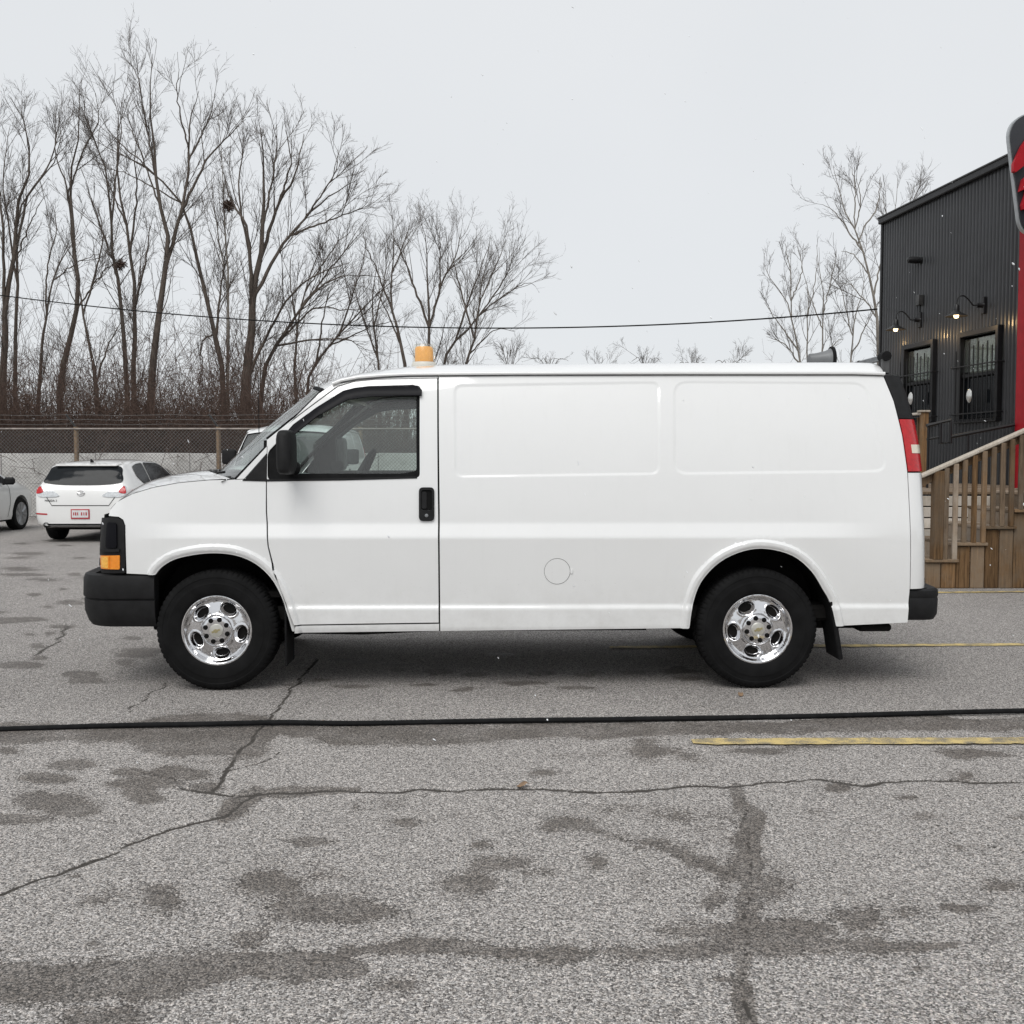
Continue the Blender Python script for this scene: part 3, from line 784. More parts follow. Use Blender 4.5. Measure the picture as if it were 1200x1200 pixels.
T(40, [([(1030, 445), (1027, 375), (1020, 320), (1007, 272), (995, 247), (985, 217), (976, 180)], 3.4), ([(996, 248), (980, 240), (964, 228)], 1.5), ([(1008, 272), (1013, 255), (1027, 232), (1032, 194)], 2), ([(1020, 320), (1034, 290), (1040, 262)], 1.5), ([(990, 232), (1002, 205), (996, 180)], 1.3), ([(1015, 300), (1000, 290), (986, 286)], 1.1), ([(1024, 350), (1000, 330), (984, 326)], 1.3), ([(1000, 255), (1008, 225), (1004, 196)], 1.2)],
  'tall pale bare tree rising above the edge of the dark building', pm, .7, GR, lenk=.75)
T(46, [([(1050, 445), (1048, 330), (1046, 270), (1050, 220), (1052, 196)], 2), ([(1047, 262), (1066, 226), (1072, 205)], 1.4), ([(1046, 270), (1036, 230), (1034, 214)], 1.2), ([(1048, 290), (1084, 240), (1100, 215)], 1.4)], 'bare tree showing only its top over the building roof', pm, .8, GR, lenk=.7)
for u, v, wd, lb in ((598, 388, 16, 'bare shrub next to the beacon trees'), (644, 410, 22, 'bare shrub top showing just over the front half of the roof'), (757, 407, 17, 'bare shrub peeking over the middle of the van roof'),
                     (700, 424, 24, 'lowest bare shrub tip over the van roof'), (812, 418, 22, 'wispy bare shrub over the rear half of the roof'), (855, 414, 20, 'bare shrub nearest to the pale tree group')):
    Y = 55
    T(Y, [([(u, 445), (u + 1, 436), (u, v + 14), (u + 2, v + 5)], 1.3)] + [([(u, 436), (u + s * wd * .5, (v + 430) / 2), (u + s * wd, v + random.uniform(8, 16))], .9) for s in (-1, -.5, .5, 1)], lb, ('bark_dark', 'twig'), .5, 'distant bare shrubs above the van roof', cat='shrub', name='bare_shrub', lenk=.42)

# thicket of brown brush behind the fence
def brush(n, X0, X1, Y0, Y1, h0, h1, twigs):
    b = np.stack([RNG.uniform(X0, X1, n), RNG.uniform(Y0, Y1, n), np.full(n, -.05)], 1)
    hh = RNG.uniform(h0, h1, n) * (.8 + .4 * vnoise(b[:, 0] * .5, b[:, 1] * .3, 77))
    d = RNG.normal(size=(n, 3)) * .34; d[:, 2] = 1; P = [b]; p = b
    for k in range(4):
        p = p + d * (hh / 4)[:, None]; P.append(p); d = d + RNG.normal(size=(n, 3)) * .25; d[:, 2] = np.maximum(d[:, 2], .35)
    P = np.stack(P, 1); R = np.linspace(.011, .004, 5)[None].repeat(n, 0) * RNG.uniform(.7, 1.4, (n, 1))
    a = spawn(P, R, twigs, .1, .35, 1.1, .3, 2, 1.0, .05, .8, .0035, .006)
    return [tubes_np(P, R, 3), tubes_np(*a, 3)], a
p1, a1 = brush(5200, -24, -3.2, 27.0, 35.5, 2.1, 3.7, 3.0)
p1c, _ = brush(3000, -24, -3.2, 26.8, 31.0, 1.7, 3.0, 3.4)
p1b, _ = brush(900, -3.2, 4, 27.0, 34.5, 1.6, 2.7, 1.7)
p2, a2 = brush(460, -24, -6.5, 31, 38, 3.8, 6.4, 1.6)
b2 = spawn(*a2, 3.5, .2, .2, .6, .3, 3, .8, .1, .8, .0035)
p3, a3 = brush(500, 3, 30, 45, 56, 2.5, 5.0, 1.4)
V, Q = join_np(p1 + p1b + p1c + p2 + [tubes_np(*b2, 3)] + p3)
o = link('brush_thicket', fast_mesh('brush_thicket', V, Q), 'brush_brown', None, angle=None)
tag(o, 'dense brown leafless brush growing behind the fence', 'brush', kind='stuff')
refl_brush = o.copy(); COL.objects.link(refl_brush); refl_brush.location = (16, 6, 0); refl_brush.rotation_euler = (0, 0, PI); refl_brush.scale = (1.6, 1, 1.0)   # unseen copy added behind the camera for reflections in paint and chrome
tag(refl_brush, 'unseen leafless brown brush added behind the camera for reflections', 'brush', kind='stuff')

# bird nests
for (u, v, Y, r, lb) in ((268, 241, 34.0, .26, 'dark twig nest on a limb of the massive tree'), (141, 310, 38.6, .26, 'ragged leafy nest clinging to a slender trunk')):
    c = np.array(pY(u, v, Y)); n = 150
    d = rand_unit(n); s = c + rand_unit(n) * r * .55 * RNG.random((n, 1)) ** .5; t = s + d * r * .8
    P = np.stack([s, (s + t) / 2 + RNG.normal(size=(n, 3)) * .03, t], 1)
    v_, q_ = tubes_np(P, np.full((n, 3), .011), 3)
    o = link('bird_nest', fast_mesh('bird_nest', v_, q_), 'brush_brown', None, angle=None); tag(o, lb, 'nest')

# scraggly weed in front of the low wall
sp_, sa_ = brush(9, pY(231, 600, 24.2).x - .3, pY(231, 600, 24.2).x + .35, 24.9, 25.6, 1.3, 1.9, 5)
V, Q = join_np(sp_); o = link('dry_weed', fast_mesh('dry_weed', V, Q), 'brush_brown', None, angle=None)
tag(o, 'scraggly dry weed standing between fence and low wall', 'plant')
# ================================================================== THE VAN
VYAW = math.radians(.9); VLOC = Vector((-1.886, 7.405, 0))
VM = Matrix.Translation(VLOC) @ Matrix.Rotation(VYAW, 4, 'Z'); VI = VM.inverted()
van = empty('cargo_van', tuple(VLOC), VYAW)
tag(van, 'white cargo van with amber roof beacon and chrome wheels, side-on on the lot', 'van')

_z = np.arange(.15, 2.3, .002)
def _gs(a, s):
    n = int(s * 4 / .002); k = np.exp(-.5 * (np.arange(-n, n + 1) * .002 / s) ** 2); k /= k.sum()
    return np.convolve(np.pad(a, n, 'edge'), k, 'valid')
_pz = [.15, .30, .35, .40, .525, .545, .70, .85, .975, 1.065, 1.2, 1.35, 1.5, 1.65, 1.8, 1.92, 2.0, 2.3]
_ph = [.90, .945, .972, .985, .987, .974, .981, .988, .993, .962, .953, .938, .917, .889, .853, .818, .79, .70]
_qh = [.90, .945, .972, .985, .987, .974, .982, .986, .984, .976, .958, .938, .917, .889, .853, .818, .79, .70]
_sm = sstep(1.08, 1.25, _z)
_HA = _gs(np.interp(_z, _pz, _ph), .007) * (1 - _sm) + _gs(np.interp(_z, _pz, _ph), .05) * _sm
_HB = _gs(np.interp(_z, _pz, _qh), .007) * (1 - _sm) + _gs(np.interp(_z, _pz, _qh), .05) * _sm
_lo = 1 - sstep(.56, .75, _z); _HB2 = _gs(np.interp(_z, _pz, _qh), .05); _HB = _HB * np.maximum(_lo, _sm) + _HB2 * (1 - np.maximum(_lo, _sm))
def xrear(z): return np.interp(z, [.2, .63, 1.376, 1.6, 1.737, 1.9, 2.04, 2.2], [4.54, 4.545, 4.53, 4.512, 4.493, 4.46, 4.42, 4.37])
def xfront(z): return np.interp(z, [.3, .7, 1.1, 1.2, 1.3, 3], [-.785, -.785, -.765, -.735, -.73, -.73])
RR, RF = .13, .17
def S0(x, z):
    x = np.asarray(x, float); z = np.asarray(z, float)
    k = sstep(-.55, -.1, x) * (1 - sstep(3.75, 4.3, x))
    hw = np.interp(z, _z, _HA) * k + np.interp(z, _z, _HB) * (1 - k)
    a = np.clip(xfront(z) + RF - x, 0, RF * .985); b = np.clip(x - (xrear(z) - RR), 0, RR * .985)
    inn = RF - np.sqrt(RF * RF - a * a) + RR - np.sqrt(RR * RR - b * b)
    inn = inn + .02 * np.clip((-.05 - x) / .6, 0, 1) ** 2
    return -(hw - inn)
def VP(u, v, dy=0.0):
    """photo pixel -> (x, z) on the van's side skin"""
    o = VI @ CAM; d = VI.to_3x3() @ ray(u, v); y = -.95
    for _ in range(14):
        t = (y - o.y) / d.y; x, z = o.x + d.x * t, o.z + d.z * t
        y = .5 * y + .5 * (float(S0(x, z)) + dy)
    return (x, z)
def VL(pts, dy=0.0): return [VP(u, v, dy) for u, v in pts]
def VY(u, v, y):
    o = VI @ CAM; d = VI.to_3x3() @ ray(u, v); t = (y - o.y) / d.y; return (o.x + d.x * t, o.z + d.z * t)

ARCH_F = smooth_poly(VL([(183, 673), (190, 664.5), (205, 655.5), (228, 650), (253, 648), (278, 651), (300, 660.5), (318, 677), (330, 698), (338, 722), (343, 739)]), 4, False)
ARCH_R = smooth_poly(VL([(807.5, 735), (811, 710), (821, 682), (843, 658.5), (871, 645.5), (898, 643), (928, 651), (950, 669), (964, 691), (972, 706), (979, 733)]), 4, False)
REC = [round_corners(VL([(533, 452), (772, 448), (772, 555), (534, 558.5)]), .05, 6), round_corners(VL([(790, 447.5), (1014, 449), (1040, 552), (790, 555)]), .09, 8)]
LF = [VP(177, 671), VP(253, 638)]
def SD(x, z):
    x = np.asarray(x, float); z = np.asarray(z, float); y = S0(x, z); P = np.stack([x, z], 1)
    for r in REC:
        d = seg_dist(P, r) * np.where(inside(P, r), -1, 1)
        y = y + .0045 * sstep(.012, -.012, d)
    for a in (ARCH_F, ARCH_R):
        near = z < 1.05
        d = np.full(len(x), 9.0)
        if near.any(): d[near] = seg_dist(P[near], a, False)
        y = y - .024 * sstep(.060, .040, d) + .010 * sstep(.02, 0, d)
    return y
def vpos(dy=0.0, det=True):
    def f(x, z):
        x = np.asarray(x, float); z = np.asarray(z, float)
        return np.stack([x, (SD(x, z) if det else S0(x, z)) + dy, z], 1)
    return f
def offs(poly, d, closed=True):
    P = np.array(poly); n = len(P)
    A = np.roll(P, 1, 0) if closed else np.vstack([P[:1], P[:-1]]); B = np.roll(P, -1, 0) if closed else np.vstack([P[1:], P[-1:]])
    t = B - A; t /= np.linalg.norm(t, axis=1)[:, None] + 1e-9
    return [tuple(q) for q in P + np.stack([-t[:, 1], t[:, 0]], 1) * d]
RINGS = []
for r in REC: RINGS += [resample(offs(r, k), .02) for k in (-.013, -.009, -.005, -.002, .002, .005, .009, .013)]
for a in (ARCH_F, ARCH_R): RINGS += [resample(offs(a, k, False), .02, False) for k in (.008, .016, .03, .040, .045, .050, .055, .060, .066)]
ROWS = sorted(list(np.arange(.30, .60, .008)) + list(np.arange(.60, .95, .03)) + list(np.arange(.95, 1.10, .009)) + list(np.arange(1.10, 2.1, .035)))
COLS = sorted(list(np.arange(-.80, -.45, .015)) + list(np.arange(-.45, 4.2, .045)) + list(np.arange(4.2, 4.6, .015)))
def vsheet(name, outline, mat, parent=van, holes=(), dy=0.0, both=True, thick=.022, det=True, fine=False, **kw):
    out = []
    for mir in ((False, True) if both else (False,)):
        if fine: c, r = None, None
        else: c, r = COLS, ROWS
        out.append(sheet(name, outline, vpos(dy, det), mat, parent, holes, .03 if not fine else fine, c, r, RINGS if det and not fine else (), thick, False, mir, bstep=kw.get('bstep', .018)))
    return out

# fender, doors, cargo side, sill
fender = VL([(313, 562), (311.6, 562.5), (311.4, 600), (313.4, 640), (320, 668), (331, 698), (338.5, 720), (344.5, 739.5)]) + ARCH_F[::-1] + \
    VL([(181, 673.5), (148.5, 672), (147.5, 640), (147, 616), (144.5, 609), (139, 605.5), (127.5, 604.5), (129, 597.5), (137, 588.5), (155, 579), (180, 571.5), (210, 566), (245, 562.8), (286, 562)])
vsheet('front_fender', fender, 'van_paint')
WIN = round_corners(VL([(313.5, 562.5), (313.5, 530), (338, 504), (403, 459), (431, 453.5), (492, 452.5), (492, 560)]), .03, 4)
door = VL([(312.8, 562), (313.6, 516.5), (352, 486), (396, 453.5), (415, 447.5), (440, 445), (512.3, 443.5), (513.3, 600), (514, 729.5), (440, 730.5), (345.5, 732), (340, 718), (333, 698), (322, 667.5), (315, 640), (313, 600)])
vsheet('front_door', door, 'van_paint', holes=[WIN])
side = VL([(514.2, 443.3), (513.8, 440.5), (800, 438.5), (1034, 438.5), (1047, 470), (1057, 510), (1063, 552), (1065.5, 600), (1066, 690), (1063.5, 729.5), (979.5, 733.5)]) + ARCH_R[::-1] + \
    VL([(806.5, 736), (516, 739.5), (515.4, 600)])
vsheet('cargo_side', side, 'van_paint')
vsheet('sill', VL([(347, 733.5), (514.5, 731.2), (514.5, 739.3), (346, 741.5)]), 'van_paint')
pillar = VL([(277, 561.5), (330, 505), (374, 461), (390, 450.5), (398, 446.5), (440, 441.3), (512.8, 440.4), (512.8, 442.6), (440, 443.9), (414, 446.5), (395, 452.3), (351, 485), (312.9, 515.5), (312.6, 531), (286, 561)])
vsheet('windscreen_pillar', pillar, 'van_paint')
vsheet('quarter_trim', VL([(287.5, 561.2), (312.2, 532.5), (312.2, 561.4)]), 'black_plastic', dy=-.003, fine=.02)
# dark backing behind the shut lines
def seam(pts, wd=.05, depth=.02):
    c = VL(pts); a = offs(c, wd / 2, False); b = offs(c, -wd / 2, False)
    vsheet('door_seal', a + b[::-1], 'seam_black', dy=depth, thick=0, det=False, fine=.03)
seam([(313, 516), (312.2, 562), (312.4, 600), (314.2, 640), (321, 668), (332, 698), (339.5, 720), (345, 738)])
seam([(513, 443), (513.8, 600), (514.7, 736)])
seam([(346, 733), (514, 730.5)], .03)
seam([(313, 516), (352, 485.3), (396, 452.6), (416, 446.6), (440, 444.5), (513, 443)], .04)
# side window: rubber, sail panel, glass, rain visor
GL = round_corners(VL([(343, 555), (343.5, 507), (400, 465.5), (430, 460), (488, 459), (488, 552), (470, 555)]), .02, 3)
WIN2 = offs(WIN, -.012) if inside(np.array([offs(WIN, -.012)[0]]), WIN)[0] == False else offs(WIN, .012)
vsheet('window_rubber', WIN2, 'black_rubber', holes=[GL], dy=.008, det=False, fine=.03)
vsheet('side_glass', offs(GL, -.01) if not inside(np.array([offs(GL, -.01)[0]]), GL)[0] else offs(GL, .01), 'van_glass', dy=.016, thick=0, det=False, fine=.05)
vis_o = VL([(337, 505), (344, 497.5), (370, 478), (402, 458), (416, 454.5), (432, 452.5), (484, 451), (491, 452.5), (494.5, 457), (494.5, 463.5), (470, 463.5), (432, 465), (408, 468.5), (372, 488), (346, 508.5)])
def visor_pos(dy):
    top = VP(450, 451.5)[1]
    def f(x, z):
        d = seg_dist(np.stack([x, z], 1), VL([(337, 504.5), (370, 477.5), (402, 457.5), (416, 454), (432, 452), (490, 451)]), False)
        return np.stack([x, S0(x, z) - .004 - .022 * np.sin(np.clip(d / .06, 0, 1) * 1.57), z], 1)
    return f
for mir in (False, True): sheet('rain_visor', vis_o, visor_pos(0), 'visor_smoke', van, (), .012, thick=.012, mirror=mir, bstep=.012)
# belt moulding
vsheet('belt_moulding', VL([(286, 561.4), (312, 561.6), (400, 560.2), (488, 558.3), (489, 560.6), (400, 563), (312, 564.2), (284, 563.4)]), 'black_plastic', dy=-.004, fine=.03)
# door handle
hd = round_corners(VL([(491, 571), (509, 571), (509, 610.5), (491, 610.5)]), .028, 5)
hdi = round_corners(VL([(493.6, 574), (506.4, 574), (506.4, 598), (493.6, 598)]), .016, 4)
for mir in (False, True):
    h = sheet('door_handle', hd, vpos(-.012, False), 'black_plastic', van, [hdi], .02, thick=.02, mirror=mir, bstep=.01)
    sheet('handle_recess', hdi, vpos(-.002, False), 'seam_black', h, (), .02, thick=0, mirror=mir)
    sheet('handle_lever', round_corners(VL([(494.2, 576), (500, 576), (500, 596), (494.2, 596)]), .01, 3), vpos(-.006, False), 'black_plastic', h, (), .02, thick=.014, mirror=mir)
    (lx, lz) = VP(500, 604); ly = float(S0(lx, lz)) - .012; s = -1 if mir else 1
    MB().lathe([(.011, 0), (.011, -.004), (.006, -.005), (0.0, -.005)], (lx, 0, lz), 'y', 16).build('key_lock', 'steel', h).location.y = ly * s
    if mir: h.children[-1].scale.y = -1
# fuel door (near side only)
(fx, fz) = VP(653, 669.5)
fc = [(fx + .083 * math.cos(a), fz + .083 * math.sin(a)) for a in linspace(0, 2 * PI, 41)[:-1]]
fi = [(fx + .0805 * math.cos(a), fz + .0805 * math.sin(a)) for a in linspace(0, 2 * PI, 41)[:-1]]
sheet('fuel_door', fi, vpos(-.0025, False), 'van_paint', van, (), .04, thick=.002)
sheet('fuel_door_gap', fc, vpos(-.0008, False), 'seam_black', van, [[(fx + .0808 * math.cos(a) - .0006, fz + .0808 * math.sin(a)) for a in linspace(0, 2 * PI, 41)[:-1]]], .04, thick=0)
MB().box((fx + .09, float(S0(fx, fz)) - .003, fz), (.016, .006, .03), None, .002).build('fuel_door_hinge', 'van_paint', van)

# rear corner: black upper trim, tail lamp, lower corner
SE = sorted(VL([(1034, 438.5), (1047, 470), (1057, 510), (1063, 552), (1065.5, 600), (1066, 690)]), key=lambda p: p[1]); SEx = [p[0] for p in SE]; SEz = [p[1] for p in SE]
def corner(name, z0, z1, a0, a1, mat, dy=0.0, parent=van, zs=14, tight=True):
    out = []
    for s in (-1, 1):
        mb = MB(); A = linspace(math.radians(a0), math.radians(a1), 10)
        def fn(a, z):
            hw = float(np.interp(z, _z, _HB)); R = RR + dy; xr = float(xrear(z)); x = xr - RR + R * math.sin(a); y = hw - RR + R * math.cos(a)
            if tight: x = max(x, xr - RR - (xr - RR - float(np.interp(z, SEz, SEx)) - .005) * (1 - (a - A[0]) / (A[-1] - A[0])) ** 3) if a > A[0] else float(np.interp(z, SEz, SEx)) + .005
            return (x, s * y, z)
        Z = linspace(z0, z1, zs)
        mb.grid(fn, A, Z)
        inn = lambda a, z: tuple(Vector(fn(a, z)) - Vector((math.sin(a), s * math.cos(a), 0)) * .03)
        for zz in (z0, z1):
            b = len(mb.v); mb.add([fn(a, zz) for a in A] + [inn(a, zz) for a in A], [(i, i + 1, 11 + i, 10 + i) for i in range(9)])
        for aa in (A[0], A[-1]):
            mb.add([fn(aa, z) for z in Z] + [inn(aa, z) for z in Z], [(i, i + 1, zs + 1 + i, zs + i) for i in range(zs - 1)])
        out.append(mb.build(name, mat, parent, angle=40))
    return out
zt0, zt1, zb1 = VP(1074, 553)[1], VP(1060, 491)[1], VP(1040, 439)[1] - .005
zlo = VP(1074, 690)[1]
corner('rear_corner', zlo, zt0 - .006, 0, 80, 'van_paint')
corner('tail_lamp', zt0 + .004, zt1 - .002, 0, 62, 'red_lens', .006)
zr0, zr1 = VP(1070, 531)[1], VP(1070, 521)[1]
corner('reverse_lens', zr0, zr1, 18, 62.5, 'reverse_lens', .0085, zs=4, tight=False)
corner('corner_trim', zt1 + .004, zb1, 0, 84, 'black_plastic', .003)
corner('corner_backing', zlo, zb1 - .01, 2, 88, 'seam_black', -.02, tight=False)
# rear doors
for s in (-1, 1):
    def rf(a, z, s=s): 
        hw = -float(S0(3.0, z)) - RR - .0; return (float(xrear(z)) + .012 * (1 - (a ** 4)), s * (.006 + a * (hw - .006)), z)
    mb = MB().grid(rf, linspace(0, 1, 10), linspace(zlo - .02, 1.47, 12)); rd = mb.build('rear_door', 'van_paint', van, angle=50)
    mb = MB().grid(rf, linspace(0, 1, 8), linspace(1.47, 1.50, 2)); mb.grid(rf, linspace(0, .06, 3), linspace(1.5, 1.95, 8)); mb.grid(rf, linspace(.92, 1, 3), linspace(1.5, 1.95, 8)); mb.grid(rf, linspace(0, 1, 8), linspace(1.95, 2.03, 4))
    mb.build('rear_door_frame', 'van_paint', rd, angle=50)
    MB().grid(lambda a, z: (rf(a, z)[0] - .008, rf(a, z)[1], z), linspace(.06, .92, 8), linspace(1.5, 1.95, 8)).build('rear_glass', 'dark_glass', rd, angle=50)
MB().box((4.565, -.06, 1.12), (.04, .05, .2), None, .012).build('rear_door_handle', 'black_plastic', van)

# roof, gutter
GUT = VL([(380, 456.5), (390, 450.5), (400, 446.4), (420, 442.6), (450, 440.2), (480, 439), (600, 438), (800, 437.5), (1000, 437.5), (1036, 438.5)])
gX = np.array([p[0] for p in GUT]); gZ = np.array([p[1] for p in GUT])
Tx, Tz = GUT[0]; xe = gX[-1]
def roof(sv, t):
    xs = Tx + (xe - Tx) * sv ** 1.25
    x = xs - .16 * (1 - t * t) * (1 - sv) ** 6 + .05 * (1 - t ** 4) * sv ** 20
    zs = float(np.interp(xs, gX, gZ)); y = -float(S0(xs, zs))
    cr = .050 + .046 * float(sstep(.6, 1.5, np.array(xs)))
    rib = .004 * (sstep(.42, .45, np.array(abs(t))) - sstep(.55, .58, np.array(abs(t)))) * float(sstep(.08, .12, np.array(sv)))
    z = zs + cr * (1 - abs(t) ** (2.6 + 2.4 * min(1, sv * 4) + 5 * max(0, sv * 2 - 1))) - .02 * float(sstep(.992, 1.0, np.array(sv)))
    return (x, t * (y - .004), z + float(rib))
tt = sorted(set([round(a, 4) for a in linspace(-1, 1, 41)] + [.42, .45, .55, .58, -.42, -.45, -.55, -.58, .985, -.985]))
MB().grid(roof, sorted(linspace(0, 1, 60) + [.985, .99, .995]), tt).build('roof', 'van_paint', van, angle=60)
MB().grid(lambda sv, t: (lambda p: (p[0], p[1] * .99, p[2] - .03))(roof(sv, t)), linspace(0, 1, 20), linspace(-1, 1, 9)).build('headliner', 'beige_trim', van, angle=60)
for s in (-1, 1):
    g_ = [(x, s * (-float(S0(x, z)) + .010), z + .006) for x, z in GUT[1:]]
    mb = MB(); n = len(g_)
    prof = [(.0, -.012), (.010, -.013), (.014, -.004), (.010, .006), (-.004, .009), (-.02, .006), (-.02, -.006)]
    for i, p in enumerate(g_):
        mb.v += [(p[0], p[1] + s * a, p[2] + b) for a, b in prof]
    k = len(prof)
    for i in range(n - 1):
        for j in range(k): mb.f.append((i * k + j, i * k + (j + 1) % k, (i + 1) * k + (j + 1) % k, (i + 1) * k + j))
    mb.build('roof_gutter', 'van_paint', van, angle=60)
    gl = [(x, s * (-float(S0(x, z)) + .0035), z - .012) for x, z in [(a, b) for a, b in GUT[2:]]]
    MB().tube(gl, .0045, 6).build('gutter_shade_line', 'steel', van)  # thin grey line put in for the shade under the gutter
# windscreen
Bx, Bz = VP(277, 562)
def wind(sv, t):
    b = .36 * (1 - sv) + .16 * sv; x = Bx + (Tx - Bx) * sv - b * (1 - t * t) - .03 * math.sin(PI * sv) * (1 - t * t)
    xs = Bx + (Tx - Bx) * sv; zs = Bz + (Tz - Bz) * sv
    y = -float(S0(xs, zs)) - .012
    return (x, t * y, zs + .055 * (1 - abs(t) ** 2.6) * sv + .0 * (1 - sv))
MB().grid(wind, linspace(.02, .985, 14), linspace(-.985, .985, 25)).build('windscreen', 'van_glass', van, angle=70)
for s in (-1, 1): MB().tube([wind(v_, s * .985) for v_ in linspace(0, 1, 12)], .014, 6).build('windscreen_rubber', 'black_rubber', van)
MB().tube([wind(.985, t) for t in linspace(-.985, .985, 21)], .015, 6).build('windscreen_header', 'black_rubber', van)
def cowl(a, t):
    p = wind(.02, t); return (p[0] - .10 * (1 - a), p[1] * (1 + .03 * (1 - a)), p[2] - .004 - .022 * (1 - a) + .01 * math.sin(PI * a))
MB().grid(cowl, linspace(0, 1, 6), linspace(-1, 1, 25)).build('cowl', 'black_plastic', van)
for t0, t1 in ((-.8, -.12), (.0, .68)):
    MB().tube([tuple(Vector(wind(.03 + .05 * abs(q - .5), t0 + (t1 - t0) * q)) + Vector((-.03, 0, .012))) for q in linspace(0, 1, 8)], .009, 6).build('wiper', 'black_plastic', van)
# hood
HD = VL([(129, 597.5), (137, 588.5), (155, 579), (180, 571.5), (210, 566), (245, 562.8), (268, 561.8)])
hX = np.array([p[0] for p in HD]); hZ = np.array([p[1] for p in HD])
def hood(sv, t):
    xs = hX[0] + (Bx - .035 - hX[0]) * sv; zs = float(np.interp(xs, hX, hZ)); y = -float(S0(xs, zs))
    b = (.14) * (1 - sv) + .36 * sv
    cr = .05 * (1 - .4 * (1 - sv))
    return (xs - b * (1 - t * t), t * (y - .003), zs + .004 + cr * (1 - abs(t) ** 3) * min(1, .35 + sv * 2.2) - .05 * (1 - abs(t) ** 2) * max(0, 1 - sv * 6))
MB().grid(hood, linspace(0, 1, 24), linspace(-1, 1, 31)).build('hood', 'van_paint', van, angle=60)
# nose: bezel, lamps, grille, bumper
BZ = round_corners(VL([(147, 671.5), (146.4, 616), (143.5, 609.5), (137, 605.8), (119.2, 606.5), (117.6, 640), (118.8, 671)]), .012, 3)
vsheet('lamp_bezel', BZ, 'black_plastic', dy=-.006, thick=.05, det=False, fine=.012)
vsheet('headlamp_frame', round_corners(VL([(138, 642), (137.5, 612.5), (126.5, 611.5), (124.5, 642)]), .02, 4), 'visor_smoke', dy=-.018, thick=.016, det=False, fine=.01)
vsheet('bezel_ledge', round_corners(VL([(141, 646.2), (141, 643), (118.5, 643), (118.5, 646.2)]), .004, 2), 'black_plastic', dy=-.022, thick=.02, det=False, fine=.012)
vsheet('turn_lamp', round_corners(VL([(141, 667), (141, 650.5), (118.2, 650.5), (119, 666)]), .008, 3), 'amber_lens', dy=-.013, thick=.012, det=False, fine=.01)
plain('amber_pale', (.95, .45, .06), .2, var=.2, scale=90, coat=1.0)
vsheet('side_marker', round_corners(VL([(127.5, 665.5), (127.5, 652), (119.5, 652), (120, 664.5)]), .006, 2), 'amber_pale', dy=-.016, thick=.004, det=False, fine=.01)
vsheet('lens_rib', VL([(129.4, 666), (129.4, 651.5), (128.4, 651.5), (128.4, 666)]), 'amber_lens', dy=-.018, thick=.006, det=False, fine=.01)
zA, zB = VP(130, 670)[1], VP(130, 607)[1]
def nose(y, z): return float(xfront(z)) - .10 * (1 - min(1, abs(y) / .86) ** 2.2) + .005
mb = MB(); mb.grid(lambda y, z: (nose(y, z) + .03, y, z), linspace(-.88, .88, 21), linspace(zA - .03, zB + .02, 5)); gr = mb.build('grille', 'black_plastic', van)
mb = MB()
for z in linspace(zA + .05, zB - .04, 6): 
    mb = MB(); mb.tube([(nose(y, z) + .012, y, z) for y in linspace(-.5, .5, 15)], .013, 6); mb.build('grille_bar', 'black_plastic', gr)
MB().prism([(-.11, -.012), (-.035, -.014), (-.03, -.035), (.04, -.035), (.045, -.014), (.11, -.012), (.10, .014), (.035, .014), (.03, .035), (-.04, .035), (-.045, .014), (-.10, .014)],
           lambda a, b, t: (nose(0, .92) - t, a, .92 + b), 0, .012).build('emblem', 'gold', gr)
for s in (-1, 1):
    for z0, z1, mt, nm in ((.85, zB - .05, 'lamp_clear', 'headlamp'), (zA + .02, .83, 'amber_lens', 'front_turn_lens')):
        MB().grid(lambda y, z: (nose(y, z) - .004, s * y, z), linspace(.56, .80, 8), linspace(z0, z1, 6)).build(nm, mt, van)
def bump_path(n_side, x_end, hw, xc, rc):
    P = [(x_end, -hw, 0, -1)]
    for a in linspace(0, 90, 9):
        r = math.radians(a); P.append((xc + rc - rc * math.sin(r), -(hw - rc + rc * math.cos(r)), -math.sin(r), -math.cos(r)))
    for y in linspace(-(hw - rc), hw - rc, 13)[1:-1]: P.append((xc - .06 * (1 - (y / (hw - rc)) ** 2), y, -1, 0))
    return P + [(x, -y, nx_, -ny_) for x, y, nx_, ny_ in P[:10][::-1]]
def sweep(path, prof, name, mat, parent):
    mb = MB(); k = len(prof)
    for x, y, a, b in path: mb.v += [(x + a * o_, y + b * o_, z) for o_, z in prof]
    for i in range(len(path) - 1):
        for j in range(k): mb.f.append((i * k + j, i * k + (j + 1) % k, (i + 1) * k + (j + 1) % k, (i + 1) * k + j))
    mb.f.append(tuple(range(k))); mb.f.append(tuple((len(path) - 1) * k + j for j in range(k)))
    return mb.build(name, mat, parent, angle=32)
bz0, bzm, bz1 = VP(130, 735)[1], VP(130, 702)[1], VP(130, 672.5)[1]
bx_end = VP(181, 690)[0]
path = bump_path(0, bx_end, .965, -.90, .26)
sweep(path, [(-.06, bz1 - .012), (-.02, bz1 - .001), (.004, bz1 - .012), (.014, bz1 - .04), (.018, bzm + .012), (.014, bzm + .004), (.002, bzm - .001), (.002, bzm - .006), (.012, bzm - .011), (.010, bz0 + .09), (-.012, bz0 + .025), (-.03, bz0), (-.07, bz0 + .01), (-.08, bz1 - .05)], 'front_bumper', 'black_plastic', van)
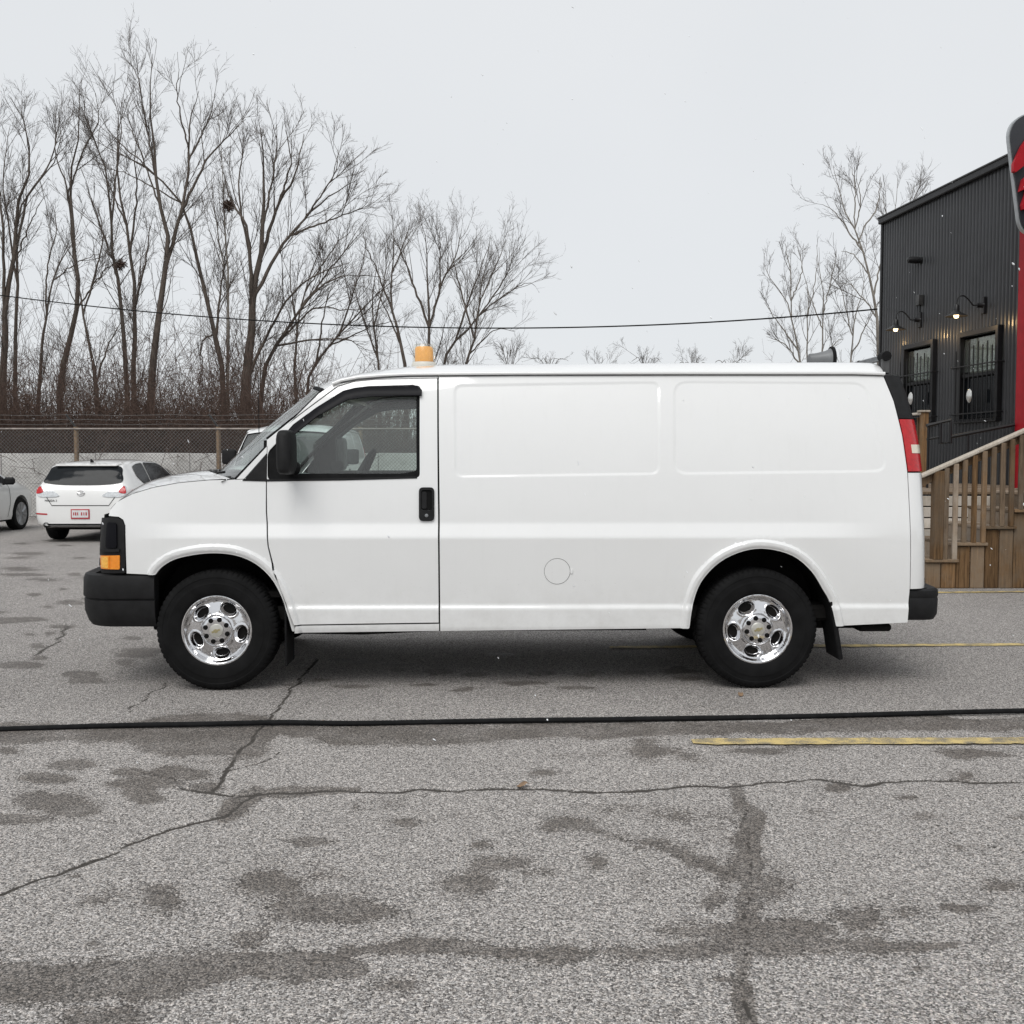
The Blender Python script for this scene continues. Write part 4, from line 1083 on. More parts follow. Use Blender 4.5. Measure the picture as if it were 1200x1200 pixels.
# rear bumper
rb0, rb1 = VP(1080, 728)[1], VP(1080, 690)[1]
rx = VY(1101, 700, -.80)[0]; rxs = VP(1063.5, 700)[0] + .008
rp = [(x * -1, y, -a, b) for x, y, a, b in bump_path(0, -rxs, .955, -(rx - .045), .12)]
sweep(rp, [(-.06, rb1 - .008), (-.012, rb1), (.006, rb1 - .012), (.010, rb1 - .045), (.004, rb1 - .06), (.008, rb1 - .075), (.004, rb0 + .04), (-.015, rb0 + .006), (-.06, rb0)], 'rear_bumper', 'black_plastic', van)
MB().box((4.47, 0, rb1 - .015), (.22, 1.7, .02), None, .004).build('bumper_step', 'black_plastic', van)
MB().box((4.24, -.70, .372), (.22, .3, .05), None, .015).build('tow_bracket', 'under_black', van)

# wheels
def wheel_parts():
    hubm = empty('tmp')
    prof = [(.205, -.06), (.213, -.092), (.222, -.104), (.228, -.110), (.240, -.1165), (.262, -.1215), (.285, -.1235), (.300, -.1245), (.304, -.1225), (.318, -.1225), (.335, -.120), (.339, -.122), (.352, -.119), (.362, -.113), (.371, -.106), (.379, -.098), (.384, -.085), (.3855, -.055), (.3855, -.05), (.3855, -.02), (.3855, .0)]
    prof = prof + [(r, -h) for r, h in prof[:-1][::-1]]
    S = 264; V = []; n = len(prof)
    for i, (r, h) in enumerate(prof):
        for k in range(S):
            a = 2 * PI * k / S; rr = r
            ah = abs(h)
            if r > .358:
                ph = (k % 4)
                if ah > .082: rr -= (.0065 if ph < 1 else 0) * min(1, (r - .352) / .02)
                elif ah > .053: rr -= .008 if ((k + 2) % 4) < 1 else 0
                elif ah > .045: rr -= .009
                elif ah > .01: rr -= .008 if ((k + (2 if h > 0 else 0)) % 4) < 1 else 0
            V.append((rr * math.cos(a), h, rr * math.sin(a)))
    Qd = [(i * S + k, i * S + (k + 1) % S, (i + 1) * S + (k + 1) % S, (i + 1) * S + k) for i in range(n - 1) for k in range(S)]
    tyre = MB().add(V, Qd)
    return tyre
def rim_pos(holes):
    rz = [0, .03, .075, .090, .098, .108, .125, .16, .180, .196, .203, .208, .215, .23]
    ro = [.112, .112, .110, .106, .092, .084, .082, .072, .066, .076, .092, .103, .106, .104]
    fr = np.linspace(0, .23, 461); fo = _gs(np.interp(fr, rz, ro), .0035 * 2)[:461] if False else np.convolve(np.pad(np.interp(fr, rz, ro), 8, 'edge'), np.hanning(17) / np.hanning(17).sum(), 'valid')
    def f(x, z):
        r = np.hypot(x, z); o = np.interp(r, fr, fo); P = np.stack([x, z], 1)
        for h in holes:
            d = seg_dist(P, h) * np.where(inside(P, h), -1, 1); o = o - .022 * sstep(.016, -.003, d) + .004 * sstep(.03, .016, d) * sstep(.012, .018, d)
        return np.stack([x, -o, z], 1)
    return f
def make_wheel(ang0, loc, rz, parent, mesh_cache={}):
    if 'rim' not in mesh_cache:
        hs = []
        for k in range(5):
            a = math.radians(72 * k); c = Vector((math.cos(a), math.sin(a))) * .147; t = Vector((-math.sin(a), math.cos(a))); r = Vector((math.cos(a), math.sin(a)))
            hs.append([tuple(c + t * (.041 * math.cos(b)) + r * (.0245 * math.sin(b))) for b in linspace(0, 2 * PI, 33)[:-1]])
        ol = [(.2225 * math.cos(a), .2225 * math.sin(a)) for a in linspace(0, 2 * PI, 97)[:-1]]
        rings = [[(r * math.cos(a), r * math.sin(a)) for a in linspace(0, 2 * PI, n_)[:-1]] for r, n_ in ((.02, 12), (.04, 20), (.06, 30), (.075, 40), (.083, 44), (.088, 48), (.092, 48), (.096, 52), (.1, 52), (.105, 52), (.11, 56), (.117, 56), (.185, 80), (.19, 80), (.195, 80), (.2, 80), (.204, 80), (.209, 80), (.214, 90), (.218, 90))]
        for h in hs:
            cx, cz = np.mean(h, 0)
            for g_ in (.003, .006, .010, .014, .018, .024, .030):
                rings.append([(cx + (p[0] - cx) * (1 + g_ / .029), cz + (p[1] - cz) * (1 + g_ / .029)) for p in h])
        rim = sheet('wheel', ol, rim_pos(hs), 'chrome', None, hs, .012, rings=rings, thick=.03, bstep=.012)
        mesh_cache['rim'] = rim.data; bpy.data.objects.remove(rim)
        def mesh_of(o): d = o.data; bpy.data.objects.remove(o); return d
        mesh_cache['tyre'] = mesh_of(wheel_parts().build('tyre', 'tyre_rubber', None, angle=28))
        mesh_cache['cap'] = mesh_of(MB().lathe([(.044, -.108), (.044, -.118), (.040, -.122), (.02, -.1245), (0.0001, -.125)], segs=32, axis='y').build('centre_cap', 'cap_silver', None))
        bt = [(-.026, -.006), (-.009, -.006), (-.007, -.012), (.011, -.012), (.013, -.006), (.028, -.006), (.026, .006), (.009, .006), (.007, .012), (-.011, .012), (-.013, .006), (-.028, .006)]
        mesh_cache['emblem'] = mesh_of(MB().prism(bt, lambda a, b, t: (a, -t, b), .1225, .1265).build('emblem', 'gold', None))
        mesh_cache['lug'] = mesh_of(MB().lathe([(.0155, -.104), (.0155, -.1125), (.012, -.114), (.0001, -.114)], segs=14, axis='y').build('lug_nut', 'seam_black', None))
        mesh_cache['drum'] = mesh_of(MB().lathe([(.205, .03), (.205, -.03), (.19, -.045), (.10, -.05), (.0001, -.05)], segs=40, axis='y').build('brake_drum', 'under_black', None))
    def mk(nm, key, par, loc_=(0, 0, 0)):
        o = bpy.data.objects.new(nm, mesh_cache[key]); COL.objects.link(o); o.parent = par; o.location = loc_; return o
    wh = mk('wheel', 'rim', parent, loc); wh.rotation_euler = (0, -math.radians(ang0), rz)
    mk('tyre', 'tyre', wh); mk('brake_drum', 'drum', wh); mk('centre_cap', 'cap', wh)
    e = mk('emblem', 'emblem', wh); e.rotation_euler = (0, math.radians(ang0 - 20), 0)
    for k in range(8):
        a = 2 * PI * k / 8 + .2; mk('lug_nut', 'lug', wh, (.0715 * math.cos(a), 0, .0715 * math.sin(a)))
    return wh
AX = [(0.0, 62), (3.44, 45)]
for x, a in AX:
    make_wheel(a, (x, -.862, .3855), 0, van); make_wheel(a + 30, (x, .862, .3855), PI, van)
# wheel housings, underbody
for x, r, arch in ((0.0, .47, ARCH_F), (3.44, .47, ARCH_R)):
    for s in (-1, 1):
        mb = MB(); A = linspace(4, 176, 26)
        def hw_(a, y): 
            q = math.radians(a); return (x + (r + .01) * math.cos(q), s * y, .44 + r * math.sin(q))
        mb.grid(hw_, A, [.55, .75, .955]); mb.v += [(x, s * .55, .44)]; c = len(mb.v) - 1
        mb.f += [(i * 3, (i + 1) * 3, c) for i in range(25)]
        mb.build('wheel_housing', 'under_black', van)
MB().box((1.9, 0, .47), (5.0, 1.72, .10), None, .02).build('floor_pan', 'under_black', van)
for s in (-1, 1):
    MB().box((1.9, s * .48, .38), (4.9, .08, .13), None, .01).build('frame_rail', 'under_black', van)
    MB().box((2.05, s * .86, .405), (.95, .12, .045), None, .015).build('sill_bracket', 'under_black', van)
MB().tube([(.15, -.8, .365), (.9, -.8, .35), (1.4, -.78, .37), (2.75, -.8, .375)], .022, 8).build('fuel_pipe', 'under_black', van)
MB().tube([(3.44, -.75, .385), (3.44, -.12, .385), (3.44, 0, .385), (3.44, .12, .385), (3.44, .75, .385)], [.055, .06, .14, .06, .055], 12).build('rear_axle', 'under_black', van)
MB().tube([(0, -.75, .36), (0, .75, .36)], .05, 10).build('front_axle', 'under_black', van)
MB().tube([(1.2, .3, .37), (1.9, .35, .37), (2.0, .35, .37), (2.6, .35, .37), (2.7, .35, .37), (3.6, .45, .42)], [.03, .03, .09, .09, .03, .03], 12).build('exhaust', 'under_black', van)
MB().box((1.9, -.30, .41), (1.2, .5, .14), None, .04).build('fuel_tank', 'under_black', van)
# mud flaps
(m1, z1_), (m2, z2_) = VY(337, 742, -.9), VY(339, 778, -.9)
MB().box(((m1 + m2) / 2, -.86, (.57 + z2_) / 2), (.014, .24, .57 - z2_), None, .004).build('mud_flap', 'black_rubber', van)
MB().box(((m1 + m2) / 2, .86, (.57 + z2_) / 2), (.014, .24, .57 - z2_), None, .004).build('mud_flap', 'black_rubber', van)
a_, b_ = VY(968, 702, -.9), VY(978, 770, -.9)
L_ = math.hypot(b_[0] - a_[0], b_[1] - a_[1]); an = math.atan2(b_[0] - a_[0], a_[1] - b_[1])
for s in (-1, 1):
    MB().box(((a_[0] + b_[0]) / 2 + .01, s * .87, (a_[1] + b_[1]) / 2), (.03, .25, L_), Matrix.Rotation(-an, 3, 'Y'), .006).build('mud_flap', 'black_rubber', van)
# mirrors
mx_, mz_ = VY(335, 530, -1.08)
for s in (-1, 1):
    mb = MB(); secs = []
    hs_ = .137; ws = .054
    for k, (t, sc_) in enumerate(((0, .55), (.02, .85), (.06, .97), (.13, 1.0), (.20, .97), (.235, .85), (.25, .55))):
        y = s * (.965 + t)
        ring = [(mx_ + ws * sc_ * math.copysign(abs(math.cos(q)) ** .55, math.cos(q)) * (1.0 if math.cos(q) < 0 else .85) + .01, y, mz_ + hs_ * (sc_ ** .4) * math.copysign(abs(math.sin(q)) ** .4, math.sin(q))) for q in linspace(0, 2 * PI, 25)[:-1]]
        secs.append(ring)
    mb.v = [p for r in secs for p in r]
    mb.f = [(i * 24 + j, i * 24 + (j + 1) % 24, (i + 1) * 24 + (j + 1) % 24, (i + 1) * 24 + j) for i in range(6) for j in range(24)] + [tuple(range(24)), tuple(6 * 24 + j for j in range(24))]
    hs2 = mb.build('door_mirror', 'black_plastic', van, angle=50)
    MB().box((mx_ + .0475, s * 1.09, mz_ + .0), (.004, .14, .18), None, .001).build('mirror_glass', 'chrome', hs2)
    MB().tube([(mx_ + .01, s * .90, mz_ - .10), (mx_, s * .99, mz_ - .09)], [.05, .035], 10).build('mirror_arm', 'black_plastic', hs2)
# cab interior
Zd = 1.27
def dash(a, y):
    P = [(Bx - .02, 1.22), (Bx + .12, 1.30), (Bx + .30, 1.325), (Bx + .46, 1.30), (Bx + .52, 1.22), (Bx + .46, 1.05), (Bx + .50, .85)]
    x, z = P[a]; return (x, y, z + (.05 if -.68 < y < -.2 and a in (2, 3) else 0))
MB().grid(dash, list(range(7)), [-.84, -.7, -.66, -.45, -.22, -.18, 0, .3, .6, .84]).build('dashboard', 'dash_grey', van, angle=50)
swc = Vector((Bx + .72, -.44, 1.36)); sw_r = Matrix.Rotation(math.radians(-62), 3, 'Y')
ring = [swc + sw_r @ Vector((.19 * math.cos(q), .19 * math.sin(q), 0)) for q in linspace(0, 2 * PI, 29)[:-1]]
stw = MB().tube(ring, .016, 8, closed=True).build('steering_wheel', 'black_plastic', van)
mb = MB()
for q in (0, 120, 240):
    q = math.radians(q + 90); mb.tube([swc, swc + sw_r @ Vector((.185 * math.cos(q), .185 * math.sin(q), 0))], .014, 6)
mb.tube([swc + sw_r @ Vector((0, 0, .03)), swc + sw_r @ Vector((0, 0, -.35))], [.06, .035], 10); mb.build('steering_column', 'black_plastic', stw)
for s in (-1, 1):
    mb = MB(); mb.box((1.30, s * .45, .98), (.52, .52, .16), None, .05); st = mb.build('seat', 'grey_fabric', van, angle=50)
    MB().box((1.585, s * .45, 1.28), (.13, .48, .60), Matrix.Rotation(math.radians(9), 3, 'Y'), .05).build('seat_back', 'grey_fabric', st, angle=50)
    MB().box((1.66, s * .45, 1.66), (.10, .26, .17), Matrix.Rotation(math.radians(9), 3, 'Y'), .04).build('headrest', 'grey_fabric', st, angle=50)
MB().box((1.80, 0, 1.20), (.03, 1.52, 1.40), None, .005).build('bulkhead', 'dash_grey', van)
MB().box((.95, 0, .60), (1.75, 1.74, .04), None, .005).build('cab_floor', 'under_black', van)
for s in (-1, 1):
    MB().box((.90, s * .885, 1.04), (.90, .05, .52), None, .02).build('door_card', 'dash_grey', van)
MB().box((Bx + .70, -.40, 1.86), (.16, .36, .02), Matrix.Rotation(math.radians(20), 3, 'Y'), .006).build('sun_visor', 'beige_trim', van)
MB().box((Bx + .36, 0, 1.80), (.03, .22, .07), None, .012).build('rear_view_mirror', 'black_plastic', van)
# roof gear: beacon, rear ladder bar, work lamp
bx_, bzz = VY(497, 430, -.25)
zr = bzz - .0
bc = empty('beacon'); bc.parent = van; 
bpy.data.objects.remove(bc)
bb = MB().lathe([(.082, -.03), (.088, 0), (.088, .012), (.082, .028), (.078, .032)], (bx_, -.25, zr), 'z', 32).build('beacon', 'beige_trim', van)
MB().lathe([(.063, .03), (.065, .05), (.063, .126), (.055, .138), (.0001, .142)], (bx_, -.25, zr), 'z', 28).build('amber_dome', 'amber_dome', bb)
MB().lathe([(.080, .030), (.079, .10), (.076, .14), (.066, .155), (.0001, .160)], (bx_, -.25, zr), 'z', 32).build('clear_cover', 'clear_lens', bb)
y0_, y1_ = -.70, .62
zb_ = VY(1040, 418.5, y0_)[1]; xb_ = VY(1040, 418.5, y0_)[0]
bar = MB().box((xb_ - .015, (y0_ + y1_) / 2, zb_), (.04, y1_ - y0_, .035), None, .006).build('ladder_bar', 'steel', van)
for y in (y0_, -.25, .25, y1_): MB().box((xb_ - .015, y, zb_ - .045), (.05, .035, .13), None, .006).build('bar_bracket', 'dark_steel', bar)
MB().tube([(xb_ - .015, y0_ - .03, zb_ + .005), (xb_ - .015, y0_ + .06, zb_ + .005)], .032, 12).build('bar_roller', 'black_rubber', bar)
plain('lamp_grey', (.16, .165, .17), .5, .2, var=.2)
xl, zl = VY(973, 421, .25)
lamp = MB().lathe([(.02, -.17), (.04, -.16), (.045, -.11), (.062, -.04), (.082, .0), (.088, .010), (.082, .014)], (xl, .25, zl), 'x', 24).build('work_lamp', 'lamp_grey', van)
MB().lathe([(.086, -.004), (.094, -.002), (.095, .018), (.086, .022), (.0001, .024)], (xl, .25, zl), 'x', 24).build('lamp_lens', 'black_rubber', lamp)
MB().box((xl - .10, .25, zl - .09), (.04, .06, .12), None, .008).build('lamp_bracket', 'rust_pipe', lamp)
# radio mast on the fender
ax_, az_ = VP(302, 545); 
tpx, tpz = VY(302, 440, .70)
MB().tube([(tpx, .72, 1.33), (tpx, .72, tpz)], [.004, .0025], 5).build('radio_mast', 'black_plastic', van)

# ------------------------------------------------------------------ second van, parked facing the lot in the row at the back
v2 = copy_tree(van, None, ('beacon', 'ladder_bar', 'work_lamp', 'rain_visor', 'fuel_door', 'fuel_door_gap', 'fuel_door_hinge', 'radio_mast'))
v2.location = (-3.95, 17.9, 0); v2.rotation_euler = (0, 0, PI / 2 + math.radians(2))
tag(v2, 'second white van, nose toward the lot, mostly hidden behind the cargo van', 'van')
# ================================================================== PARKED CARS (loft bodies, glass and lamps laid on the body skin)
def catmull(xk, yk, x):
    xk = np.asarray(xk, float); yk = np.asarray(yk, float); h = np.diff(xk); s = np.diff(yk) / h
    m = np.zeros_like(yk); m[0] = s[0]; m[-1] = s[-1]
    for i in range(1, len(s)):
        m[i] = 0 if s[i - 1] * s[i] <= 0 else 2 * s[i - 1] * s[i] / (s[i - 1] + s[i])
    i = np.clip(np.searchsorted(xk, x) - 1, 0, len(h) - 1); t = (x - xk[i]) / h[i]
    return (2 * t ** 3 - 3 * t ** 2 + 1) * yk[i] + (t ** 3 - 2 * t ** 2 + t) * h[i] * m[i] + (-2 * t ** 3 + 3 * t ** 2) * yk[i + 1] + (t ** 3 - t ** 2) * h[i] * m[i + 1]
class Car:
    """x from the tail (0) to the nose (L); y to the left; the root's +X is the driving direction"""
    def __init__(s, name, top, hw, belt, roofw, L, paint, axles, wr, loc, rz, label, cat):
        s.root = empty(name, loc, rz); tag(s.root, label, cat, 'cars parked along the fence'); s.L = L
        X = np.unique(np.concatenate([np.linspace(0, .5, 26), np.linspace(.5, L - .4, 44), np.linspace(L - .4, L, 20)]))
        zt = catmull(*zip(*top), X); hwv = catmull(*zip(*hw), X); bl = np.minimum(catmull(*zip(*belt), X), zt - .03)
        rw = catmull(*zip(*roofw), X) * hwv
        zb = .20 + .10 * sstep(.5, 0, X) + .06 * sstep(L - .5, L, X)
        rows = []
        for x, z1, h, b, r, zz in zip(X, zt, hwv, bl, rw, zb):
            sec = [(0, zz), (.45 * h, zz), (.86 * h, zz), (.95 * h, zz + .04), (.985 * h, zz + .13), (1.0 * h, zz + (b - zz) * .45), (.995 * h, zz + (b - zz) * .72), (.985 * h, b - .055), (.955 * h, b)]
            e = z1 - b
            sec += [(.955 * h + (r - .955 * h) * t, b + e * q) for t, q in ((.25, .27), (.5, .53), (.75, .76), (.93, .91))]
            sec += [(r * .9, z1 - .022 * min(1, e / .3) - .004), (r * .6, z1 - .006), (r * .3, z1), (0, z1 + .002)]
            rows.append(sec)
        A = np.array(rows); n, m, _ = A.shape
        full = np.concatenate([A, A[:, ::-1][:, 1:-1] * np.array([-1, 1])], 1); k = full.shape[1]
        V = [(X[i], full[i, j, 0], full[i, j, 1]) for i in range(n) for j in range(k)]
        Fq = [(i * k + j, i * k + (j + 1) % k, (i + 1) * k + (j + 1) % k, (i + 1) * k + j) for i in range(n - 1) for j in range(k)]
        Fq += [tuple(range(k)), tuple((n - 1) * k + j for j in range(k))]
        mb = MB().add(V, Fq); o = mb.build('body', paint, None, angle=None)
        s.bvh = BVHTree.FromPolygons([tuple(v.co) for v in o.data.vertices], [tuple(p.vertices) for p in o.data.polygons])
        hm = max(hwv)
        for ax in axles:
            for sg in (-1, 1):
                cu = MB().lathe([(wr + .045, -.16), (wr + .045, .16)], (ax, sg * (hm - .10), wr + .01), 'y', 40).build('cut', None, None)
                bo = o.modifiers.new('b', 'BOOLEAN'); bo.operation = 'DIFFERENCE'; bo.solver = 'EXACT'; bo.object = cu
                dg = bpy.context.evaluated_depsgraph_get(); nm = bpy.data.meshes.new_from_object(o.evaluated_get(dg))
                o.modifiers.clear(); o.data = nm; bpy.data.objects.remove(cu)
        o.data.materials.clear(); o.data.materials.append(M[paint]); o.data.materials.append(M['under_black'])
        o.data.shade_smooth(); o.data.set_sharp_from_angle(angle=math.radians(38)); o.parent = s.root; s.body = o
        for p in o.data.polygons:
            c = p.center
            if c.z < .16 + .1 or min(math.hypot(c.x - ax, c.z - wr - .01) for ax in axles) < wr + .043 and abs(c.y) < hm * .99: p.material_index = 1
    def lay(s, name, poly, axis, mat, off=.012, parent=None, step=.025, thick=.0, sgn=1, rough=False):
        """outline in the plane seen along `axis` ('x': y,z from the tail; 'y': x,z from side sgn), dropped on the body"""
        def pos(a, b):
            P = []
            for u, v in zip(a, b):
                if axis == 'x': o_, d_ = Vector((-3, u, v)), Vector((1, 0, 0))
                elif axis == 'f': o_, d_ = Vector((9, u, v)), Vector((-1, 0, 0))
                elif axis == 'z': o_, d_ = Vector((u, v, 5)), Vector((0, 0, -1))
                else: o_, d_ = Vector((u, sgn * 3, v)), Vector((0, -sgn, 0))
                h = s.bvh.ray_cast(o_, d_)
                hp = h[0] if h[0] else s.bvh.find_nearest(o_ + d_ * 3.1)[0]
                P.append(hp - d_ * off)
            return np.array(P)
        fl = {'x': True, 'f': False, 'z': False, 'y': sgn > 0}[axis]
        return sheet(name, poly, pos, mat, parent or s.root, (), step, thick=thick, flip=fl, bstep=step * .6, finite=.012)
def car_wheel(car, x, y, r, mat, spokes=10, wide=.21):
    sg = -1 if y < 0 else 1
    w_ = wide / 2
    root = MB().lathe([(r * .70, w_ * .95), (r * .74, w_ * 1.0), (r * .72, w_ * .8), (r * .70, w_ * .2), (r * .1, w_ * .1), (.0001, w_ * .1)], (0, 0, 0), 'y', 40).build('wheel', mat, car.root)
    root.location = (x, y, r); root.scale.y = sg
    MB().lathe([(r * .70, -w_), (r * .72, w_), (r * .78, w_ * 1.06), (r * .9, w_ * 1.05), (r * .975, w_ * .9), (r, w_ * .62), (r, -w_ * .62), (r * .97, -w_ * .9), (r * .70, -w_)], (0, 0, 0), 'y', 48).build('tyre', 'tyre_rubber', root)
    mb = MB()
    for k in range(spokes):
        a = 2 * PI * k / spokes + (.12 if k % 2 else -.12)
        p0 = Vector((math.cos(a) * r * .14, w_ * .86, math.sin(a) * r * .14)); p1 = Vector((math.cos(a) * r * .70, w_ * .92, math.sin(a) * r * .70))
        mb.tube([p0, p1], [.022, .014], 5)
    mb.lathe([(r * .2, w_ * .7), (r * .2, w_ * .9), (r * .12, w_ * .96), (.0001, w_ * .96)], (0, 0, 0), 'y', 20)
    mb.build('spokes', 'steel', root)
    MB().lathe([(r * .69, w_ * .3), (.0001, w_ * .3)], (0, 0, 0), 'y', 30).build('brake_disc', 'under_black', root)

# ---- white hatchback, tail to the camera
hb_top = [(0, .62), (.03, .80), (.07, .93), (.13, 1.06), (.22, 1.20), (.31, 1.325), (.37, 1.375), (.55, 1.41), (.95, 1.45), (1.5, 1.468), (2.1, 1.445), (2.5, 1.36), (2.9, 1.20), (3.25, 1.04), (3.6, .965), (4.0, .88), (4.3, .76), (4.42, .64), (4.46, .5)]
hb_hw = [(0, .70), (.04, .79), (.12, .835), (.3, .865), (.7, .8775), (3.5, .8775), (4.0, .85), (4.3, .74), (4.46, .48)]
hb_belt = [(0, .95), (.4, .955), (1.0, .93), (2.0, .90), (3.0, .89), (3.6, .86), (4.1, .78), (4.46, .5)]
hb_rw = [(0, .90), (.1, .84), (.3, .72), (.6, .68), (1.5, .68), (2.4, .68), (3.0, .74), (3.3, .82), (4.46, .85)]
hatch = Car('hatchback', hb_top, hb_hw, hb_belt, hb_rw, 4.46, 'car_white', (.86, 3.50), .325, (-7.585, 17.97, 0), PI / 2, 'white hatchback parked tail-out with red and white licence plate', 'car')
H = hatch
H.lay('rear_window', smooth_poly([(-.60, 1.335), (-.3, 1.352), (.3, 1.352), (.60, 1.335), (.665, 1.20), (.70, 1.085), (.62, 1.045), (.3, 1.015), (-.3, 1.015), (-.62, 1.045), (-.70, 1.085), (-.665, 1.20)], 4), 'x', 'dark_glass', .012)
MB().box((.40, 0, 1.375), (.26, 1.10, .028), Matrix.Rotation(math.radians(-9), 3, 'Y'), .012).build('spoiler', 'car_white', H.root)
MB().tube([(.14, -.02, 1.05), (.17, .25, 1.10), (.19, .42, 1.125)], .012, 5).build('rear_wiper', 'black_plastic', H.root)
for s in (-1, 1):
    tl = smooth_poly([(s * .755, 1.0), (s * .62, .975), (s * .48, .90), (s * .38, .825), (s * .55, .80), (s * .74, .815), (s * .80, .89)], 4)
    t = H.lay('tail_lamp', tl, 'x', 'lamp_clear', .014, thick=.01, step=.02)
    H.lay('brake_lens', smooth_poly([(s * .755, .99), (s * .70, .97), (s * .665, .89), (s * .79, .87)], 3), 'x', 'red_lens', .022, t, .02)
    H.lay('tail_lamp_side', smooth_poly([(.20, .925), (.37, .92), (.34, .89), (.26, .86), (.18, .85)], 3), 'y', 'red_lens', .012, step=.02, sgn=s)
    H.lay('reflector', round_corners([(s * .80, .525), (s * .58, .515), (s * .58, .49), (s * .80, .50)], .01, 2), 'x', 'red_lens', .006, step=.03)
    H.lay('side_window', round_corners([(.72, 1.34), (.95, 1.385), (1.25, 1.405), (1.27, 1.0), (.90, 1.03), (.70, 1.16)], .05, 3), 'y', 'dark_glass', .012, sgn=s)
    H.lay('side_window', round_corners([(1.32, 1.41), (2.05, 1.395), (2.35, 1.33), (2.85, 1.08), (2.88, .955), (1.33, .99)], .05, 3), 'y', 'dark_glass', .012, sgn=s)
    H.lay('window_pillar', [(1.17, 1.39), (1.22, 1.40), (1.12, 1.02), (1.06, 1.02)], 'y', 'car_white', .010, sgn=s)
    for pts in ([(.98, .96), (1.05, .72), (1.25, .45)], [(2.05, .96), (2.08, .6), (2.05, .32)], [(2.95, .94), (2.98, .6), (2.9, .32)]):
        H.lay('door_gap', offs(pts, .006, False) + offs(pts, -.006, False)[::-1], 'y', 'seam_black', .006, sgn=s)
    mb = MB().box((2.72, s * .98, 1.0), (.10, .20, .14), None, .035); mr = mb.build('door_mirror', 'black_plastic', H.root)
    MB().tube([(2.76, s * .84, .95), (2.74, s * .92, .97)], .03, 6).build('mirror_arm', 'black_plastic', mr)
    MB().box((1.95, s * .885, .86), (.16, .03, .03), None, .01).build('door_handle', 'car_white', H.root)
H.lay('windscreen', smooth_poly([(2.52, -.52), (2.52, .52), (3.1, .66), (3.25, .3), (3.28, 0), (3.25, -.3), (3.1, -.66)], 3), 'z', 'dark_glass', .012)
H.lay('rear_valance', round_corners([(-.60, .335), (.60, .335), (.56, .305), (-.56, .305)], .02, 2), 'x', 'black_plastic', .006)
MB().tube([(-.03, .60, .315), (.2, .60, .315)], .045, 14, cap=False).build('exhaust_pipe', 'dark_steel', H.root)
MB().box((.6, 0, .26), (.7, 1.2, .08), None, .03).build('underbody', 'under_black', H.root)
H.lay('hatch_gap', offs([(-.66, .98), (-.60, .80), (-.50, .655), (.50, .655), (.60, .80), (.66, .98)], .006, False) + offs([(-.66, .98), (-.60, .80), (-.50, .655), (.50, .655), (.60, .80), (.66, .98)], -.006, False)[::-1], 'x', 'seam_black', .006)
px_ = H.bvh.ray_cast(Vector((-3, 0, .50)), Vector((1, 0, 0)))[0].x
pl = MB().box((px_ - .008, 0, .505), (.012, .33, .175), None, .004).build('licence_plate', 'plate_red', H.root)
MB().box((px_ - .016, 0, .508), (.006, .29, .13), None, .002).build('plate_face', 'plate_white', pl)
for i, (y, h_) in enumerate(((.11, .05), (.075, .055), (.04, .05), (-.03, .055), (-.07, .05), (-.11, .055))):
    mb = MB(); mb.box((px_ - .0205, y, .51), (.004, .016 + .006 * (i % 2), h_)); mb.build('plate_character', 'plate_red', pl)
ex = H.bvh.ray_cast(Vector((-3, 0, .86)), Vector((1, 0, 0)))[0].x
em = MB().tube([(ex - .012 + .12 * 0, .062 * math.cos(a), .865 + .045 * math.sin(a)) for a in linspace(0, 2 * PI, 25)[:-1]], .0075, 6, closed=True).build('emblem', 'chrome', H.root)
MB().tube([(ex - .014, .056, .878), (ex - .016, .025, .872), (ex - .016, 0, .845), (ex - .016, -.025, .872), (ex - .014, -.056, .878)], .0065, 6).build('emblem_wing', 'chrome', em)
MB().box((ex - .006, 0, .74), (.02, .03, .02), None, .004).build('hatch_lock', 'dark_steel', H.root)
MB().tube([(.55, 0, 1.41), (.50, 0, 1.47)], [.035, .012], 8).build('roof_aerial', 'black_plastic', H.root)
for y, txt in ((.52, 'MAZDA 3'), (-.50, 'SPORT')):
    cu = bpy.data.curves.new('badge', 'FONT'); cu.body = txt; cu.size = .05; cu.extrude = .002; cu.align_x = 'CENTER'
    to = bpy.data.objects.new('badge', cu); COL.objects.link(to)
    if txt == 'SPORT': bpy.data.objects.remove(to); continue
    dg = bpy.context.evaluated_depsgraph_get(); nm = bpy.data.meshes.new_from_object(to.evaluated_get(dg)); bpy.data.objects.remove(to)
    o = link('badge', nm, 'dark_steel', H.root, False)
    hx_ = H.bvh.ray_cast(Vector((-3, y, .74)), Vector((1, 0, 0)))[0].x
    o.rotation_euler = (PI / 2, 0, -PI / 2); o.location = (hx_ - .008, y, .725)
for x in (.86, 3.50):
    for s in (-1, 1): car_wheel(H, x, s * .775, .325, 'steel')

